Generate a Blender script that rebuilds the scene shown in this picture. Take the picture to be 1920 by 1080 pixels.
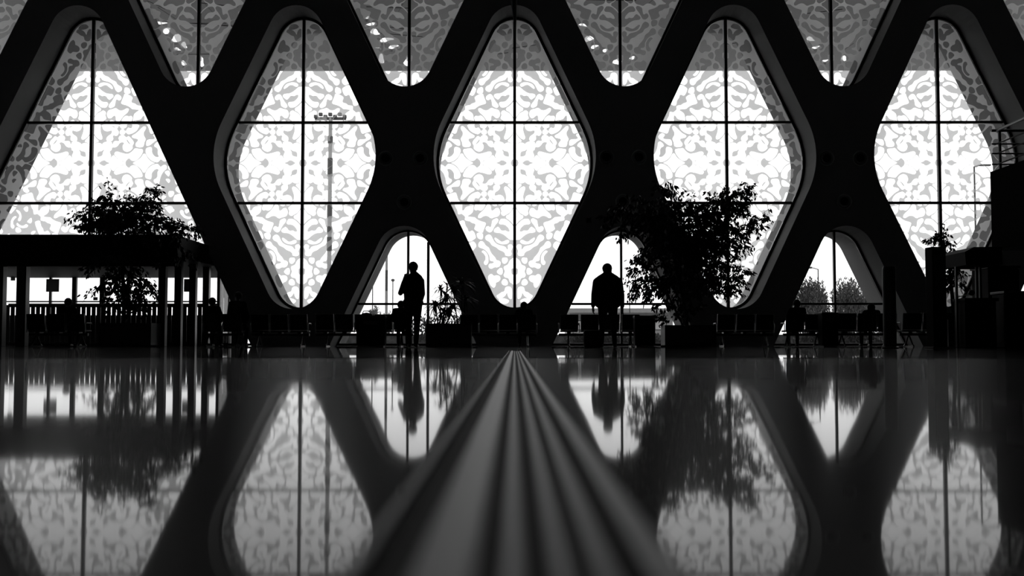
import bpy, bmesh, math, random
import numpy as np
from mathutils import Vector, Matrix
from mathutils.geometry import delaunay_2d_cdt

for o in list(bpy.data.objects):
    bpy.data.objects.remove(o)
scene = bpy.context.scene
C = scene.collection
random.seed(7)

# ------------------------------------------------------------------ camera
F = 2000.0; HORIZON = 643.0; VPX = 965.0; HC = 0.1
PITCH = math.atan((HORIZON - 540) / F); YAW = math.atan((VPX - 960) / F)
cam_data = bpy.data.cameras.new('camera')
cam = bpy.data.objects.new('camera', cam_data); C.objects.link(cam)
cam.location = (0, 0, HC)
cam.rotation_euler = (math.pi / 2 + PITCH, 0, YAW)
cam_data.sensor_width = 36.0
cam_data.lens = F / 1920 * 36.0
cam_data.clip_start = 0.02; cam_data.clip_end = 2000
cam_data.dof.use_dof = True
cam_data.dof.focus_distance = 26.0
cam_data.dof.aperture_fstop = 2.8
scene.camera = cam

# ------------------------------------------------------------------ light: a bright overcast sky
world = bpy.data.worlds.new('overcast_sky'); scene.world = world
world.use_nodes = True
bgn = world.node_tree.nodes['Background']
bgn.inputs[0].default_value = (1, 1, 1, 1)
bgn.inputs[1].default_value = 1.55
scene.view_settings.view_transform = 'Standard'
scene.view_settings.look = 'None'
scene.view_settings.gamma = 1.0
scene.view_settings.exposure = 0.0
scene.view_settings.use_curve_mapping = False


def P(px, py, D):
    """photo pixel -> point on the vertical plane y = D"""
    x = px - 960; y = 540 - py
    fy = F * math.cos(PITCH) - y * math.sin(PITCH)
    fz = F * math.sin(PITCH) + y * math.cos(PITCH)
    X = x * math.cos(YAW) - fy * math.sin(YAW)
    Y = x * math.sin(YAW) + fy * math.cos(YAW)
    t = D / Y
    return Vector((X * t, D, HC + fz * t))


def PX(px, D): return P(px, HORIZON, D).x
def PZ(py, D): return P(VPX, py, D).z

# ------------------------------------------------------------------ materials (greys only: the photograph is black and white)
MAT = {}


def mat(name, grey, rough=0.6, metal=0.0, spec=0.5, noise=0.0, nscale=8.0, bump=0.0, coat=0.0):
    m = bpy.data.materials.new(name); m.use_nodes = True
    nt = m.node_tree; b = nt.nodes['Principled BSDF']
    b.inputs['Base Color'].default_value = (grey, grey, grey, 1)
    b.inputs['Roughness'].default_value = rough
    b.inputs['Metallic'].default_value = metal
    b.inputs['Specular IOR Level'].default_value = spec
    b.inputs['Coat Weight'].default_value = coat
    if noise or bump:
        tc = nt.nodes.new('ShaderNodeTexCoord')
        n = nt.nodes.new('ShaderNodeTexNoise'); n.inputs['Scale'].default_value = nscale
        n.inputs['Detail'].default_value = 5
        nt.links.new(tc.outputs['Object'], n.inputs['Vector'])
        if noise:
            r = nt.nodes.new('ShaderNodeMapRange')
            r.inputs['To Min'].default_value = grey * (1 - noise); r.inputs['To Max'].default_value = grey * (1 + noise)
            nt.links.new(n.outputs['Fac'], r.inputs['Value'])
            cc = nt.nodes.new('ShaderNodeCombineColor')
            for i in range(3): nt.links.new(r.outputs[0], cc.inputs[i])
            nt.links.new(cc.outputs[0], b.inputs['Base Color'])
        if bump:
            bp = nt.nodes.new('ShaderNodeBump'); bp.inputs['Strength'].default_value = bump
            bp.inputs['Distance'].default_value = 0.02
            nt.links.new(n.outputs['Fac'], bp.inputs['Height']); nt.links.new(bp.outputs[0], b.inputs['Normal'])
    MAT[name] = m
    return m


mat('lattice_plaster', 0.22, 0.75, spec=0.15, noise=0.05, nscale=3)
mat('nozzle_paint', 0.42, 0.5, spec=0.3)
mat('ceiling_paint', 0.65, 0.9, spec=0.1)
mat('hall_wall', 0.65, 0.8, spec=0.1, noise=0.1)
mat('floor_grout', 0.012, 0.8, spec=0.1)
mat('joint_metal', 0.10, 0.42, metal=1.0, noise=0.15, nscale=40)
mat('joint_rubber', 0.006, 0.7, spec=0.15)
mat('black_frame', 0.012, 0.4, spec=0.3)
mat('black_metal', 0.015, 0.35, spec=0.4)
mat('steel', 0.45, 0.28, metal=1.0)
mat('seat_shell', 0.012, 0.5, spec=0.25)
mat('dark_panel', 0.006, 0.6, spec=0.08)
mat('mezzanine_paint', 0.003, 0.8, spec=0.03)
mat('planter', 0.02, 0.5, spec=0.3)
mat('soil', 0.02, 0.95, spec=0.05)
mat('bark', 0.03, 0.85, spec=0.1, noise=0.3, nscale=20)
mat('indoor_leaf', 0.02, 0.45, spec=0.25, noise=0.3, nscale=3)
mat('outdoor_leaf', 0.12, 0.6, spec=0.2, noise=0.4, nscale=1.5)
mat('outdoor_ground', 0.44, 0.9, spec=0.1, noise=0.15, nscale=0.6)
mat('gravel', 0.25, 0.9, spec=0.1, noise=0.9, nscale=9)
mat('canopy', 0.21, 0.6, spec=0.3, noise=0.12, nscale=0.5, bump=0.6)
mat('rod', 0.03, 0.5)
mat('facade_grey', 0.30, 0.7, spec=0.2, noise=0.1)
mat('dark_glass', 0.02, 0.35, spec=0.3)
mat('pole_light', 0.30, 0.6)
mat('pole_dark', 0.05, 0.6)
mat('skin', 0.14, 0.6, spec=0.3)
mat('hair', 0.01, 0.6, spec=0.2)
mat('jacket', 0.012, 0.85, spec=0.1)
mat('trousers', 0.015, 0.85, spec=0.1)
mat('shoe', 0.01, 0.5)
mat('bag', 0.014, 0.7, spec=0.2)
mat('poster', 0.03, 0.6, noise=0.6, nscale=6)
mat('white_paper', 0.5, 0.6)


def floor_material(name, r0, r1, haze, ior):
    m = bpy.data.materials.new(name); m.use_nodes = True
    nt = m.node_tree; b = nt.nodes['Principled BSDF']
    tc = nt.nodes.new('ShaderNodeTexCoord')
    n = nt.nodes.new('ShaderNodeTexNoise'); n.inputs['Scale'].default_value = 2.2; n.inputs['Detail'].default_value = 6
    nt.links.new(tc.outputs['Object'], n.inputs['Vector'])
    r = nt.nodes.new('ShaderNodeMapRange'); r.inputs['To Min'].default_value = 0.010; r.inputs['To Max'].default_value = 0.026
    nt.links.new(n.outputs['Fac'], r.inputs['Value'])
    cc = nt.nodes.new('ShaderNodeCombineColor')
    for i in range(3): nt.links.new(r.outputs[0], cc.inputs[i])
    nt.links.new(cc.outputs[0], b.inputs['Base Color'])
    r2 = nt.nodes.new('ShaderNodeMapRange'); r2.inputs['To Min'].default_value = r0; r2.inputs['To Max'].default_value = r1
    nt.links.new(n.outputs['Fac'], r2.inputs['Value']); nt.links.new(r2.outputs[0], b.inputs['Roughness'])
    b.inputs['IOR'].default_value = ior
    n2 = nt.nodes.new('ShaderNodeTexNoise'); n2.inputs['Scale'].default_value = 0.9; n2.inputs['Detail'].default_value = 1
    nt.links.new(tc.outputs['Object'], n2.inputs['Vector'])
    bp = nt.nodes.new('ShaderNodeBump'); bp.inputs['Strength'].default_value = 0.05; bp.inputs['Distance'].default_value = 0.02
    nt.links.new(n2.outputs['Fac'], bp.inputs['Height']); nt.links.new(bp.outputs[0], b.inputs['Normal'])
    b2 = nt.nodes.new('ShaderNodeBsdfPrincipled'); b2.inputs['Roughness'].default_value = 0.27; b2.inputs['IOR'].default_value = 1.36
    nt.links.new(cc.outputs[0], b2.inputs['Base Color'])
    mx = nt.nodes.new('ShaderNodeMixShader'); mx.inputs[0].default_value = haze
    nt.links.new(b.outputs[0], mx.inputs[1]); nt.links.new(b2.outputs[0], mx.inputs[2])
    nt.links.new(mx.outputs[0], nt.nodes['Material Output'].inputs[0])
    MAT[name] = m


floor_material('polished_stone', .030, .046, .11, 1.09)
floor_material('polished_stone_bright', .012, .022, .035, 1.12)      # the far slabs have a sharper polish


def glass_material():
    m = bpy.data.materials.new('clear_glass'); m.use_nodes = True
    nt = m.node_tree; nt.nodes.clear()
    out = nt.nodes.new('ShaderNodeOutputMaterial')
    mix = nt.nodes.new('ShaderNodeMixShader'); fr = nt.nodes.new('ShaderNodeFresnel'); fr.inputs[0].default_value = 1.25
    tr = nt.nodes.new('ShaderNodeBsdfTransparent'); tr.inputs[0].default_value = (0.96, 0.96, 0.96, 1)
    gl = nt.nodes.new('ShaderNodeBsdfGlossy'); gl.inputs['Roughness'].default_value = 0.0
    nt.links.new(fr.outputs[0], mix.inputs[0]); nt.links.new(tr.outputs[0], mix.inputs[1]); nt.links.new(gl.outputs[0], mix.inputs[2])
    nt.links.new(mix.outputs[0], out.inputs[0])
    MAT['clear_glass'] = m
    m = bpy.data.materials.new('white_print'); m.use_nodes = True      # white enamel print: lets light through diffusely
    nt = m.node_tree; nt.nodes.clear()
    out = nt.nodes.new('ShaderNodeOutputMaterial')
    mix = nt.nodes.new('ShaderNodeMixShader'); mix.inputs[0].default_value = 0.30
    tl = nt.nodes.new('ShaderNodeBsdfTranslucent'); tl.inputs[0].default_value = (0.80, 0.80, 0.80, 1)
    tr = nt.nodes.new('ShaderNodeBsdfTransparent'); tr.inputs[0].default_value = (0.9, 0.9, 0.9, 1)
    nt.links.new(tl.outputs[0], mix.inputs[1]); nt.links.new(tr.outputs[0], mix.inputs[2])
    nt.links.new(mix.outputs[0], out.inputs[0])
    MAT['white_print'] = m


glass_material()

# ------------------------------------------------------------------ mesh helpers


class MB:
    def __init__(self): self.v = []; self.f = []

    def add(self, vs, fs):
        b = len(self.v); self.v += [tuple(p) for p in vs]; self.f += [tuple(i + b for i in q) for q in fs]
        return self

    def box(self, x0, x1, y0, y1, z0, z1):
        vs = [(x, y, z) for z in (z0, z1) for y in (y0, y1) for x in (x0, x1)]
        return self.add(vs, [(0, 2, 3, 1), (4, 5, 7, 6), (0, 1, 5, 4), (2, 6, 7, 3), (0, 4, 6, 2), (1, 3, 7, 5)])

    def cbox(self, x0, x1, y0, y1, z0, z1, c=0.02):
        """box with chamfered edges"""
        bm = bmesh.new(); bmesh.ops.create_cube(bm, size=1)
        for v in bm.verts:
            v.co = Vector(((x0 + x1) / 2 + v.co.x * (x1 - x0), (y0 + y1) / 2 + v.co.y * (y1 - y0), (z0 + z1) / 2 + v.co.z * (z1 - z0)))
        bmesh.ops.bevel(bm, geom=bm.edges[:], offset=c, segments=2, profile=0.6, affect='EDGES')
        return self.bm(bm)

    def bm(self, bm):
        bm.verts.index_update()
        self.add([v.co[:] for v in bm.verts], [[v.index for v in f.verts] for f in bm.faces]); bm.free()
        return self

    def prism(self, poly, axis, a, b):
        """extrude a 2D polygon; axis 'y': poly is (x,z); 'x': (y,z); 'z': (x,y)"""
        n = len(poly)
        def pt(p, t): return (p[0], t, p[1]) if axis == 'y' else ((t, p[0], p[1]) if axis == 'x' else (p[0], p[1], t))
        vs = [pt(p, a) for p in poly] + [pt(p, b) for p in poly]
        fs = [tuple(range(n)), tuple(range(2 * n - 1, n - 1, -1))] + [(i, n + i, n + (i + 1) % n, (i + 1) % n) for i in range(n)]
        return self.add(vs, fs)

    def tube(self, pts, r, n=8, cap=True):
        pts = [Vector(p) for p in pts]; rs = r if isinstance(r, (list, tuple)) else [r] * len(pts)
        rings = []
        up = None
        for i, p in enumerate(pts):
            d = (pts[min(i + 1, len(pts) - 1)] - pts[max(i - 1, 0)]).normalized()
            if up is None:
                up = Vector((0, 0, 1)) if abs(d.z) < 0.9 else Vector((1, 0, 0))
            a = d.cross(up); a = a.normalized() if a.length > 1e-6 else Vector((1, 0, 0))
            b = a.cross(d).normalized(); up = b
            rings.append([p + (a * math.cos(2 * math.pi * k / n) + b * math.sin(2 * math.pi * k / n)) * rs[i] for k in range(n)])
        vs = [q for rg in rings for q in rg]; fs = []
        for i in range(len(pts) - 1):
            for k in range(n):
                fs.append((i * n + k, i * n + (k + 1) % n, (i + 1) * n + (k + 1) % n, (i + 1) * n + k))
        if cap:
            fs.append(tuple(range(n - 1, -1, -1))); fs.append(tuple((len(pts) - 1) * n + k for k in range(n)))
        return self.add(vs, fs)

    def lathe(self, prof, axis_o, axis='z', n=20):
        """prof: list of (r, t) along the axis from axis_o"""
        vs = []; fs = []
        ox, oy, oz = axis_o
        for r, t in prof:
            for k in range(n):
                c, s = math.cos(2 * math.pi * k / n) * r, math.sin(2 * math.pi * k / n) * r
                vs.append((ox + c, oy + s, oz + t) if axis == 'z' else (ox + c, oy + t, oz + s))
        for i in range(len(prof) - 1):
            for k in range(n):
                fs.append((i * n + k, i * n + (k + 1) % n, (i + 1) * n + (k + 1) % n, (i + 1) * n + k))
        fs.append(tuple(range(n))); fs.append(tuple((len(prof) - 1) * n + k for k in range(n)))
        return self.add(vs, fs)

    def ball(self, c, r, sx=1, sy=1, sz=1, n=12):
        vs = []; fs = []
        m = n // 2
        for i in range(m + 1):
            th = math.pi * i / m
            for k in range(n):
                ph = 2 * math.pi * k / n
                vs.append((c[0] + r * sx * math.sin(th) * math.cos(ph), c[1] + r * sy * math.sin(th) * math.sin(ph), c[2] + r * sz * math.cos(th)))
        for i in range(m):
            for k in range(n):
                fs.append((i * n + k, (i + 1) * n + k, (i + 1) * n + (k + 1) % n, i * n + (k + 1) % n))
        return self.add(vs, fs)

    def mesh(self, name, m, smooth=False):
        me = bpy.data.meshes.new(name); me.from_pydata(self.v, [], self.f); me.validate()
        bm = bmesh.new(); bm.from_mesh(me)
        bmesh.ops.recalc_face_normals(bm, faces=bm.faces[:]); bm.to_mesh(me); bm.free()
        me.materials.append(MAT[m])
        if smooth:
            for p in me.polygons: p.use_smooth = True
        return me

    def build(self, name, m, parent=None, smooth=False):
        return link(name, self.mesh(name, m, smooth), parent)


def link(name, me, parent=None):
    o = bpy.data.objects.new(name, me); C.objects.link(o)
    if parent is not None:
        o.parent = parent
    return o


def tag(o, label=None, cat=None, group=None, kind=None):
    if label: o['label'] = label
    if cat: o['category'] = cat
    if group: o['group'] = group
    if kind: o['kind'] = kind
    return o


def empty(name, loc=(0, 0, 0), rz=0.0):
    o = bpy.data.objects.new(name, None); C.objects.link(o)
    o.location = loc; o.rotation_euler = (0, 0, rz); o.empty_display_size = 0.2
    return o


def copy_tree(o, parent=None):
    c = o.copy(); C.objects.link(c); c.parent = parent
    for ch in list(o.children):
        copy_tree(ch, c)
    return c

# ------------------------------------------------------------------ facade dimensions (metres)
S = 1.25
YF, YG, YO = 26.0 * S, 27.05 * S, 28.4 * S          # inner face, glass, outer face of the lattice
SP = 5.41 * S                                          # spacing of the diamonds
ZD = HC + 4.59 * S                                     # centre of the diamond row
ZV = ZD + 5.49 * S; ZA = ZD - 5.49 * S                 # rows above and below
SL = 2.12; HWS = 2.203 * S; HHS = HWS * SL             # sharp half width / height
RT, RS = 0.675 * S, 2.0 * S                            # rounding of tips and of the side corners
ZTOP = 17.9; XW = 19.0 * S * 0.94


def fillet(corners, n=14):
    out = []
    m = len(corners)
    for i, (p, r) in enumerate(corners):
        p = Vector(p); a = Vector(corners[i - 1][0]) - p; b = Vector(corners[(i + 1) % m][0]) - p
        a.normalize(); b.normalize()
        if r <= 0:
            out.append((p.x, p.y)); continue
        half = a.angle(b) / 2
        c = p + (a + b).normalized() * (r / math.sin(half))
        t0 = p + a * (r / math.tan(half)); t1 = p + b * (r / math.tan(half))
        a0 = math.atan2(t0.y - c.y, t0.x - c.x); a1 = math.atan2(t1.y - c.y, t1.x - c.x)
        d = (a1 - a0 + math.pi) % (2 * math.pi) - math.pi
        for k in range(n + 1):
            t = a0 + d * k / n
            out.append((c.x + r * math.cos(t), c.y + r * math.sin(t)))
    return out


def diamond(inset=0.0):
    w = HWS - inset / math.cos(math.atan(1 / SL)); h = w * SL
    return fillet([((w, 0), RS - inset), ((0, h), max(RT - inset, .1)), ((-w, 0), RS - inset), ((0, -h), max(RT - inset, .1))])


def tri_opening(inset=0.0):
    w = HWS - inset / math.cos(math.atan(1 / SL)); h = w * SL
    zb = -ZD + (inset if inset else -0.3)
    hw = (h - zb) / SL
    return fillet([((hw, zb), 0), ((0, h), max(RT - inset, .1)), ((-hw, zb), 0)])


def clip(poly, x0, x1, z0, z1):
    def half(ps, inside, inter):
        out = []
        for i in range(len(ps)):
            a, b = ps[i - 1], ps[i]
            ia, ib = inside(a), inside(b)
            if ia != ib: out.append(inter(a, b))
            if ib: out.append(b)
        return out
    def ix(x): return lambda a, b: (x, a[1] + (b[1] - a[1]) * (x - a[0]) / (b[0] - a[0]))
    def iz(z): return lambda a, b: (a[0] + (b[0] - a[0]) * (z - a[1]) / (b[1] - a[1]), z)
    for ins, it in ((lambda p: p[0] >= x0, ix(x0)), (lambda p: p[0] <= x1, ix(x1)), (lambda p: p[1] >= z0, iz(z0)), (lambda p: p[1] <= z1, iz(z1))):
        if poly: poly = half(poly, ins, it)
    # drop duplicate points
    out = []
    for p in poly:
        if not out or (abs(p[0] - out[-1][0]) + abs(p[1] - out[-1][1])) > 1e-5: out.append(p)
    return out


def inpoly(pts, poly):
    """vectorised even-odd test"""
    poly = np.asarray(poly); x, y = pts[:, 0], pts[:, 1]
    res = np.zeros(len(pts), bool)
    m = (x >= poly[:, 0].min()) & (x <= poly[:, 0].max()) & (y >= poly[:, 1].min()) & (y <= poly[:, 1].max())
    if not m.any(): return res
    xs, ys = x[m], y[m]; r = np.zeros(len(xs), bool)
    j = len(poly) - 1
    for i in range(len(poly)):
        xi, yi = poly[i]; xj, yj = poly[j]
        if yi != yj:
            r ^= ((yi > ys) != (yj > ys)) & (xs < (xj - xi) * (ys - yi) / (yj - yi) + xi)
        j = i
    res[m] = r
    return res


def cdt(loops):
    vs = []; es = []
    for lp in loops:
        b = len(vs); vs += [Vector((p[0], p[1])) for p in lp]
        es += [(b + i, b + (i + 1) % len(lp)) for i in range(len(lp))]
    v, e, f, *_ = delaunay_2d_cdt(vs, es, [], 0, 1e-5)
    V = np.array([(p.x, p.y) for p in v]); T = np.array([t for t in f if len(t) == 3])
    return V, T, V[T].mean(axis=1)


# ------------------------------------------------------------------ front wall: the concrete lattice with its openings
tri_k = -2
openings = []
for k in range(-3, 4):
    if k == tri_k:
        openings.append([(x + k * SP, z + ZD) for x, z in tri_opening()])
    else:
        openings.append([(x + k * SP, z + ZD) for x, z in diamond()])
VK = [-2.5, -1.5, -0.5, 0.5, 1.5, 2.5]
for k in VK:
    openings.append([(x + k * SP, z + ZV) for x, z in diamond()])
    if k not in (-2.5, -1.5):
        openings.append([(x + k * SP, z + ZA) for x, z in diamond()])
wall_rect = [(-XW, 0), (XW, 0), (XW, ZTOP), (-XW, ZTOP)]
V, T, Cn = cdt([wall_rect] + openings)
keep = inpoly(Cn, wall_rect)
for op in openings:
    keep &= ~inpoly(Cn, op)
mb = MB()
T = T[keep]
mb.add([(p[0], YF, p[1]) for p in V], T.tolist())
mb.add([(p[0], YO, p[1]) for p in V], T.tolist())
for op in openings:
    n = len(op)
    for i in range(n):
        a, b = op[i], op[(i + 1) % n]
        if a[1] < -1e-6 and b[1] < -1e-6: continue
        if (a[1] < 0) != (b[1] < 0):
            t = -a[1] / (b[1] - a[1]); q = (a[0] + (b[0] - a[0]) * t, 0.0)
            if a[1] < 0: a = q
            else: b = q
        mb.add([(a[0], YF, a[1]), (b[0], YF, b[1]), (b[0], YO, b[1]), (a[0], YO, a[1])], [(0, 1, 2, 3)])
tag(mb.build('wall_front', 'lattice_plaster'), 'dark concrete lattice wall pierced by rounded diamond openings', 'wall', kind='structure')

# ------------------------------------------------------------------ hall shell
YB = -14.0
tag(MB().box(-XW - .3, XW + .3, YB, YF, ZTOP, ZTOP + .3).build('ceiling', 'ceiling_paint'), 'dark flat ceiling high above the hall', 'ceiling', kind='structure')
tag(MB().box(-XW - .3, -XW, YB, YO, 0, ZTOP).build('wall_left', 'hall_wall'), 'dark side wall beyond the entrance vestibule', 'wall', kind='structure')
tag(MB().box(XW, XW + .3, YB, YO, 0, ZTOP).build('wall_right', 'hall_wall'), 'dark side wall behind the mezzanine', 'wall', kind='structure')
tag(MB().box(-XW - .3, XW + .3, YB - .3, YB, 0, ZTOP).build('wall_back', 'hall_wall'), 'dark rear wall of the hall', 'wall', kind='structure')

fl = tag(MB().box(-XW, XW, YB, YO, -0.30, -0.012).build('floor', 'floor_grout'), 'polished dark stone floor mirroring the windows', 'floor', kind='structure')
JW = 0.074; JE = 13.5
for (x0, x1, y0, y1) in ((-XW, -JW, YB, 6.9), (JW, XW, YB, 6.9), (-XW, -JW, 6.915, 10.0), (JW, XW, 6.915, 10.0),
                         (-XW, -JW, 10.015, JE), (JW, XW, 10.015, JE), (-XW, XW, JE + .004, YO)):
    MB().box(x0, x1, y0, y1, -0.0115, 0).build('floor_slab', 'polished_stone' if y0 < 6 else 'polished_stone_bright', fl)

# metal expansion joint running away from the camera
J0 = -0.6
jt = tag(empty('expansion_joint', (0, J0, 0)), 'ribbed metal expansion joint strip running down the floor', 'floor strip')
ys = (0.0, JE - J0)
MB().box(-JW + .002, JW - .002, ys[0], ys[1], -0.0115, -0.004).build('rubber_bed', 'joint_rubber', jt)
for a, b, h in ((-.073, -.068, .004), (-.046, -.018, .002), (-.0055, .0035, .0010), (.017, .025, .0015), (.036, .045, .0015), (.059, .073, .003)):
    c = min(.003, (b - a) * .3)
    MB().prism([(a, -.004), (b, -.004), (b, h - c), (b - c, h), (a + c, h), (a, h - c)], 'y', *ys).build('metal_rib', 'joint_metal', jt)

# ------------------------------------------------------------------ the printed arabesque, traced for one quadrant of the middle window
TR = {'a': (810, 300, 13.5), 'b': (890, 300, 13.5), 'c': (840, 376, 15.43), 'd': (900, 376, 15.43), 'e': (860, 440, 7.714)}
CLEAR = [
 ('a', [(205,130),(250,150),(300,185),(335,150),(375,112),(440,115),(510,140),(580,190),(640,260),(680,340),(690,410),(670,465),(620,490),(570,500),(535,480),(525,430),(525,370),(500,310),(450,260),(390,240),(350,260),(375,310),(380,370),(380,430),(410,480),(460,505),(470,545),(440,590),(385,630),(335,615),(320,560),(310,490),(285,410),(250,340),(200,280),(150,235),(145,175),(170,140)]),
 ('a', [(487,84),(502,112),(560,145),(620,205),(665,275),(690,320),(720,332),(750,318),(785,260),(840,200),(900,160),(955,125),(976,84)]),
 ('a', [(990,140),(930,155),(870,200),(810,270),(770,340),(755,400),(770,440),(830,450),(900,460),(950,465),(985,440),(1030,390),(1080,350),(1140,325),(1230,335),(1310,355),(1390,378),(1445,378),(1475,345),(1478,310),(1450,265),(1390,205),(1320,160),(1248,142),(1240,105),(1195,105),(1185,140),(1150,180),(1120,205),(1085,200),(1050,160)]),
 ('b', [(168,84),(172,128),(235,150),(310,193),(370,248),(412,288),(462,258),(512,175),(487,250),(487,295),(514,360),(507,400),(474,420),(454,487),(395,487),(345,505),(305,545),(270,592),(215,617),(165,607),(162,585),(190,540),(193,480),(170,420),(125,385),(70,375),(10,395),(-30,425),(-62,470),(-55,520),(-80,572),(-90,610),(-60,670),(0,735),(35,770),(75,765),(100,745),(130,765),(170,795),(220,800),(265,785),(295,745),(300,710),(285,665),(310,648),(370,655),(410,640),(435,610),(440,575),(462,580),(470,620),(512,632),(470,650),(440,685),(435,720),(445,770),(420,795),(380,780),(340,785),(310,820),(297,860),(300,895),(330,940),(335,975),(310,1010),(305,1040),(310,1070),(700,1070),(715,1000),(690,940),(640,905),(580,895),(520,910),(480,915),(475,870),(500,825),(560,785),(600,740),(608,690),(595,640),(640,625),(690,600),(715,570),(760,595),(820,605),(870,590),(918,570),(870,607),(812,627),(810,663),(842,697),(884,742),(924,800),(940,862),(900,794),(850,739),(800,699),(750,682),(720,700),(710,740),(730,800),(755,880),(765,960),(765,1070),(985,1070),(985,84)]),
 ('a', [(890,1070),(890,965),(930,910),(1000,860),(1080,828),(1130,820),(1165,840),(1195,868),(1212,858),(1230,825),(1265,808),(1320,812),(1352,845),(1355,890),(1335,925),(1300,955),(1330,990),(1342,1070)]),
 ('a', [(640,525),(590,540),(520,590),(460,640),(390,680),(350,710),(335,750),(350,790),(390,825),(430,845),(480,825),(500,790),(470,750),(460,715),(500,695),(570,692),(630,685),(665,655),(680,600),(675,540)]),
 ('a', [(800,490),(750,510),(730,560),(720,620),(690,690),(710,740),(740,800),(740,870),(705,930),(690,985),(705,1020),(750,1022),(800,980),(870,910),(950,840),(1020,800),(1045,770),(1020,730),(960,715),(900,700),(890,660),(930,610),(948,560),(930,510),(870,490)]),
 ('a', [(540,835),(480,850),(360,890),(310,920),(310,1070),(640,1070),(635,1020),(610,950),(590,880),(570,845)]),
 ('c', [(165,60),(175,190),(230,290),(250,400),(300,415),(350,400),(410,440),(455,490),(450,570),(500,600),(590,615),(650,660),(740,690),(755,740),(725,820),(750,865),(830,915),(960,945),(985,890),(1020,800),(1050,720),(1055,670),(1010,640),(920,615),(840,580),(780,540),(730,500),(650,490),(560,480),(545,455),(600,420),(660,370),(690,300),(705,170),(690,150),(640,175),(540,185),(470,220),(430,280),(395,305),(375,290),(370,210),(365,60)]),
 ('c', [(565,60),(570,115),(600,150),(650,150),(695,115),(700,60)]),
 ('c', [(760,60),(750,120),(720,230),(730,280),(770,300),(830,290),(900,310),(960,280),(1010,220),(1050,120),(1055,60)]),
 ('d', [(4,345),(60,290),(120,210),(170,135),(210,120),(260,150),(280,210),(290,290),(330,305),(380,270),(420,235),(480,232),(520,270),(540,330),(535,400),(500,460),(440,490),(370,505),(310,530),(260,520),(200,475),(130,460),(60,475),(0,510),(-36,525),(-86,515),(-91,460),(-56,400)]),
 ('d', [(300,60),(305,115),(340,160),(400,185),(440,170),(460,130),(462,60)]),
 ('d', [(480,60),(485,120),(505,150),(560,155),(620,130),(640,60)]),
 ('d', [(700,60),(660,130),(600,180),(555,230),(580,310),(570,390),(600,440),(660,460),(700,435),(760,405),(820,365),(870,305),(910,235),(935,195),(970,175),(970,60)]),
 ('d', [(970,205),(935,235),(900,290),(850,358),(790,420),(730,450),(715,490),(730,530),(790,570),(850,620),(900,678),(940,740),(970,770)]),
 ('d', [(580,545),(530,600),(510,660),(550,705),(620,710),(690,725),(750,775),(800,840),(815,900),(780,915),(730,900),(690,880),(620,890),(570,870),(530,815),(480,775),(440,795),(380,840),(360,890),(390,935),(460,950),(550,960),(640,1000),(720,1060),(775,1110),(830,1150),(880,1147),(970,1147),(970,830),(935,775),(885,705),(820,640),(760,588),(690,550)]),
 ('d', [(440,530),(380,550),(320,590),(305,650),(290,740),(275,780),(240,780),(200,755),(150,770),(125,820),(140,870),(190,915),(240,935),(290,920),(330,870),(370,790),(420,710),(470,650),(495,590),(480,550)]),
 ('c', [(330,610),(430,600),(460,700),(480,760),(530,830),(550,900),(600,910),(650,885),(700,910),(740,980),(765,1060),(760,1100),(700,1150),(600,1200),(480,1120),(300,700)]),
 ('e', [(241,0),(270,-22),(310,-20),(332,5),(333,45),(318,75),(285,72),(255,50)]),
 ('e', [(420,5),(375,25),(365,60),(385,90),(430,115),(460,160),(520,190),(570,230),(620,250),(650,280),(655,305),(690,318),(735,310),(748,280),(740,245),(755,210),(765,180),(745,150),(715,148),(690,170),(695,210),(680,218),(655,185),(620,170),(560,155),(510,125),(480,80),(455,30)]),
 ('e', [(510,50),(500,70),(530,115),(580,140),(640,148),(690,135),(712,110),(700,85),(670,85),(630,105),(590,105),(550,75)]),
 ('e', [(310,100),(275,120),(265,165),(285,195),(330,210),(370,235),(400,270),(425,320),(430,370),(450,390),(480,395),(490,410),(470,422),(430,430),(412,455),(425,490),(460,500),(500,480),(545,480),(580,455),(588,410),(565,385),(530,375),(510,340),(470,295),(440,250),(420,200),(370,160),(345,120)]),
 ('e', [(330,238),(315,255),(345,285),(370,330),(365,375),(345,405),(355,438),(380,445),(405,420),(412,370),(405,310),(380,265),(350,240)]),
 ('e', [(190,105),(150,120),(90,150),(170,240),(215,205),(235,175),(225,135)]),
 ('e', [(650,338),(615,345),(605,380),(620,420),(650,428),(680,405),(693,370),(680,342)]),
 ('e', [(794,360),(745,362),(715,390),(690,440),(640,465),(635,500),(648,540),(632,590),(650,625),(700,640),(720,690),(750,712),(794,712)]),
 ('e', [(585,488),(560,505),(533,540),(550,570),(585,588),(612,575),(618,530),(610,495)]),
 ('e', [(630,650),(605,680),(605,715),(635,740),(680,738),(693,705),(680,670),(655,650)]),
 ('e', [(440,578),(415,600),(405,625),(420,690),(450,750),(490,775),(515,745),(520,705),(560,685),(585,650),(575,610),(540,595),(490,600),(465,580)]),
 ('e', [(690,755),(655,775),(640,825),(600,840),(560,870),(530,890),(550,930),(600,925),(650,895),(680,850),(690,890),(715,930),(745,935),(752,890),(750,800),(730,765)]),
 ('e', [(560,935),(620,925),(680,940),(710,965),(690,995),(650,1010),(590,995)]),
]
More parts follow.
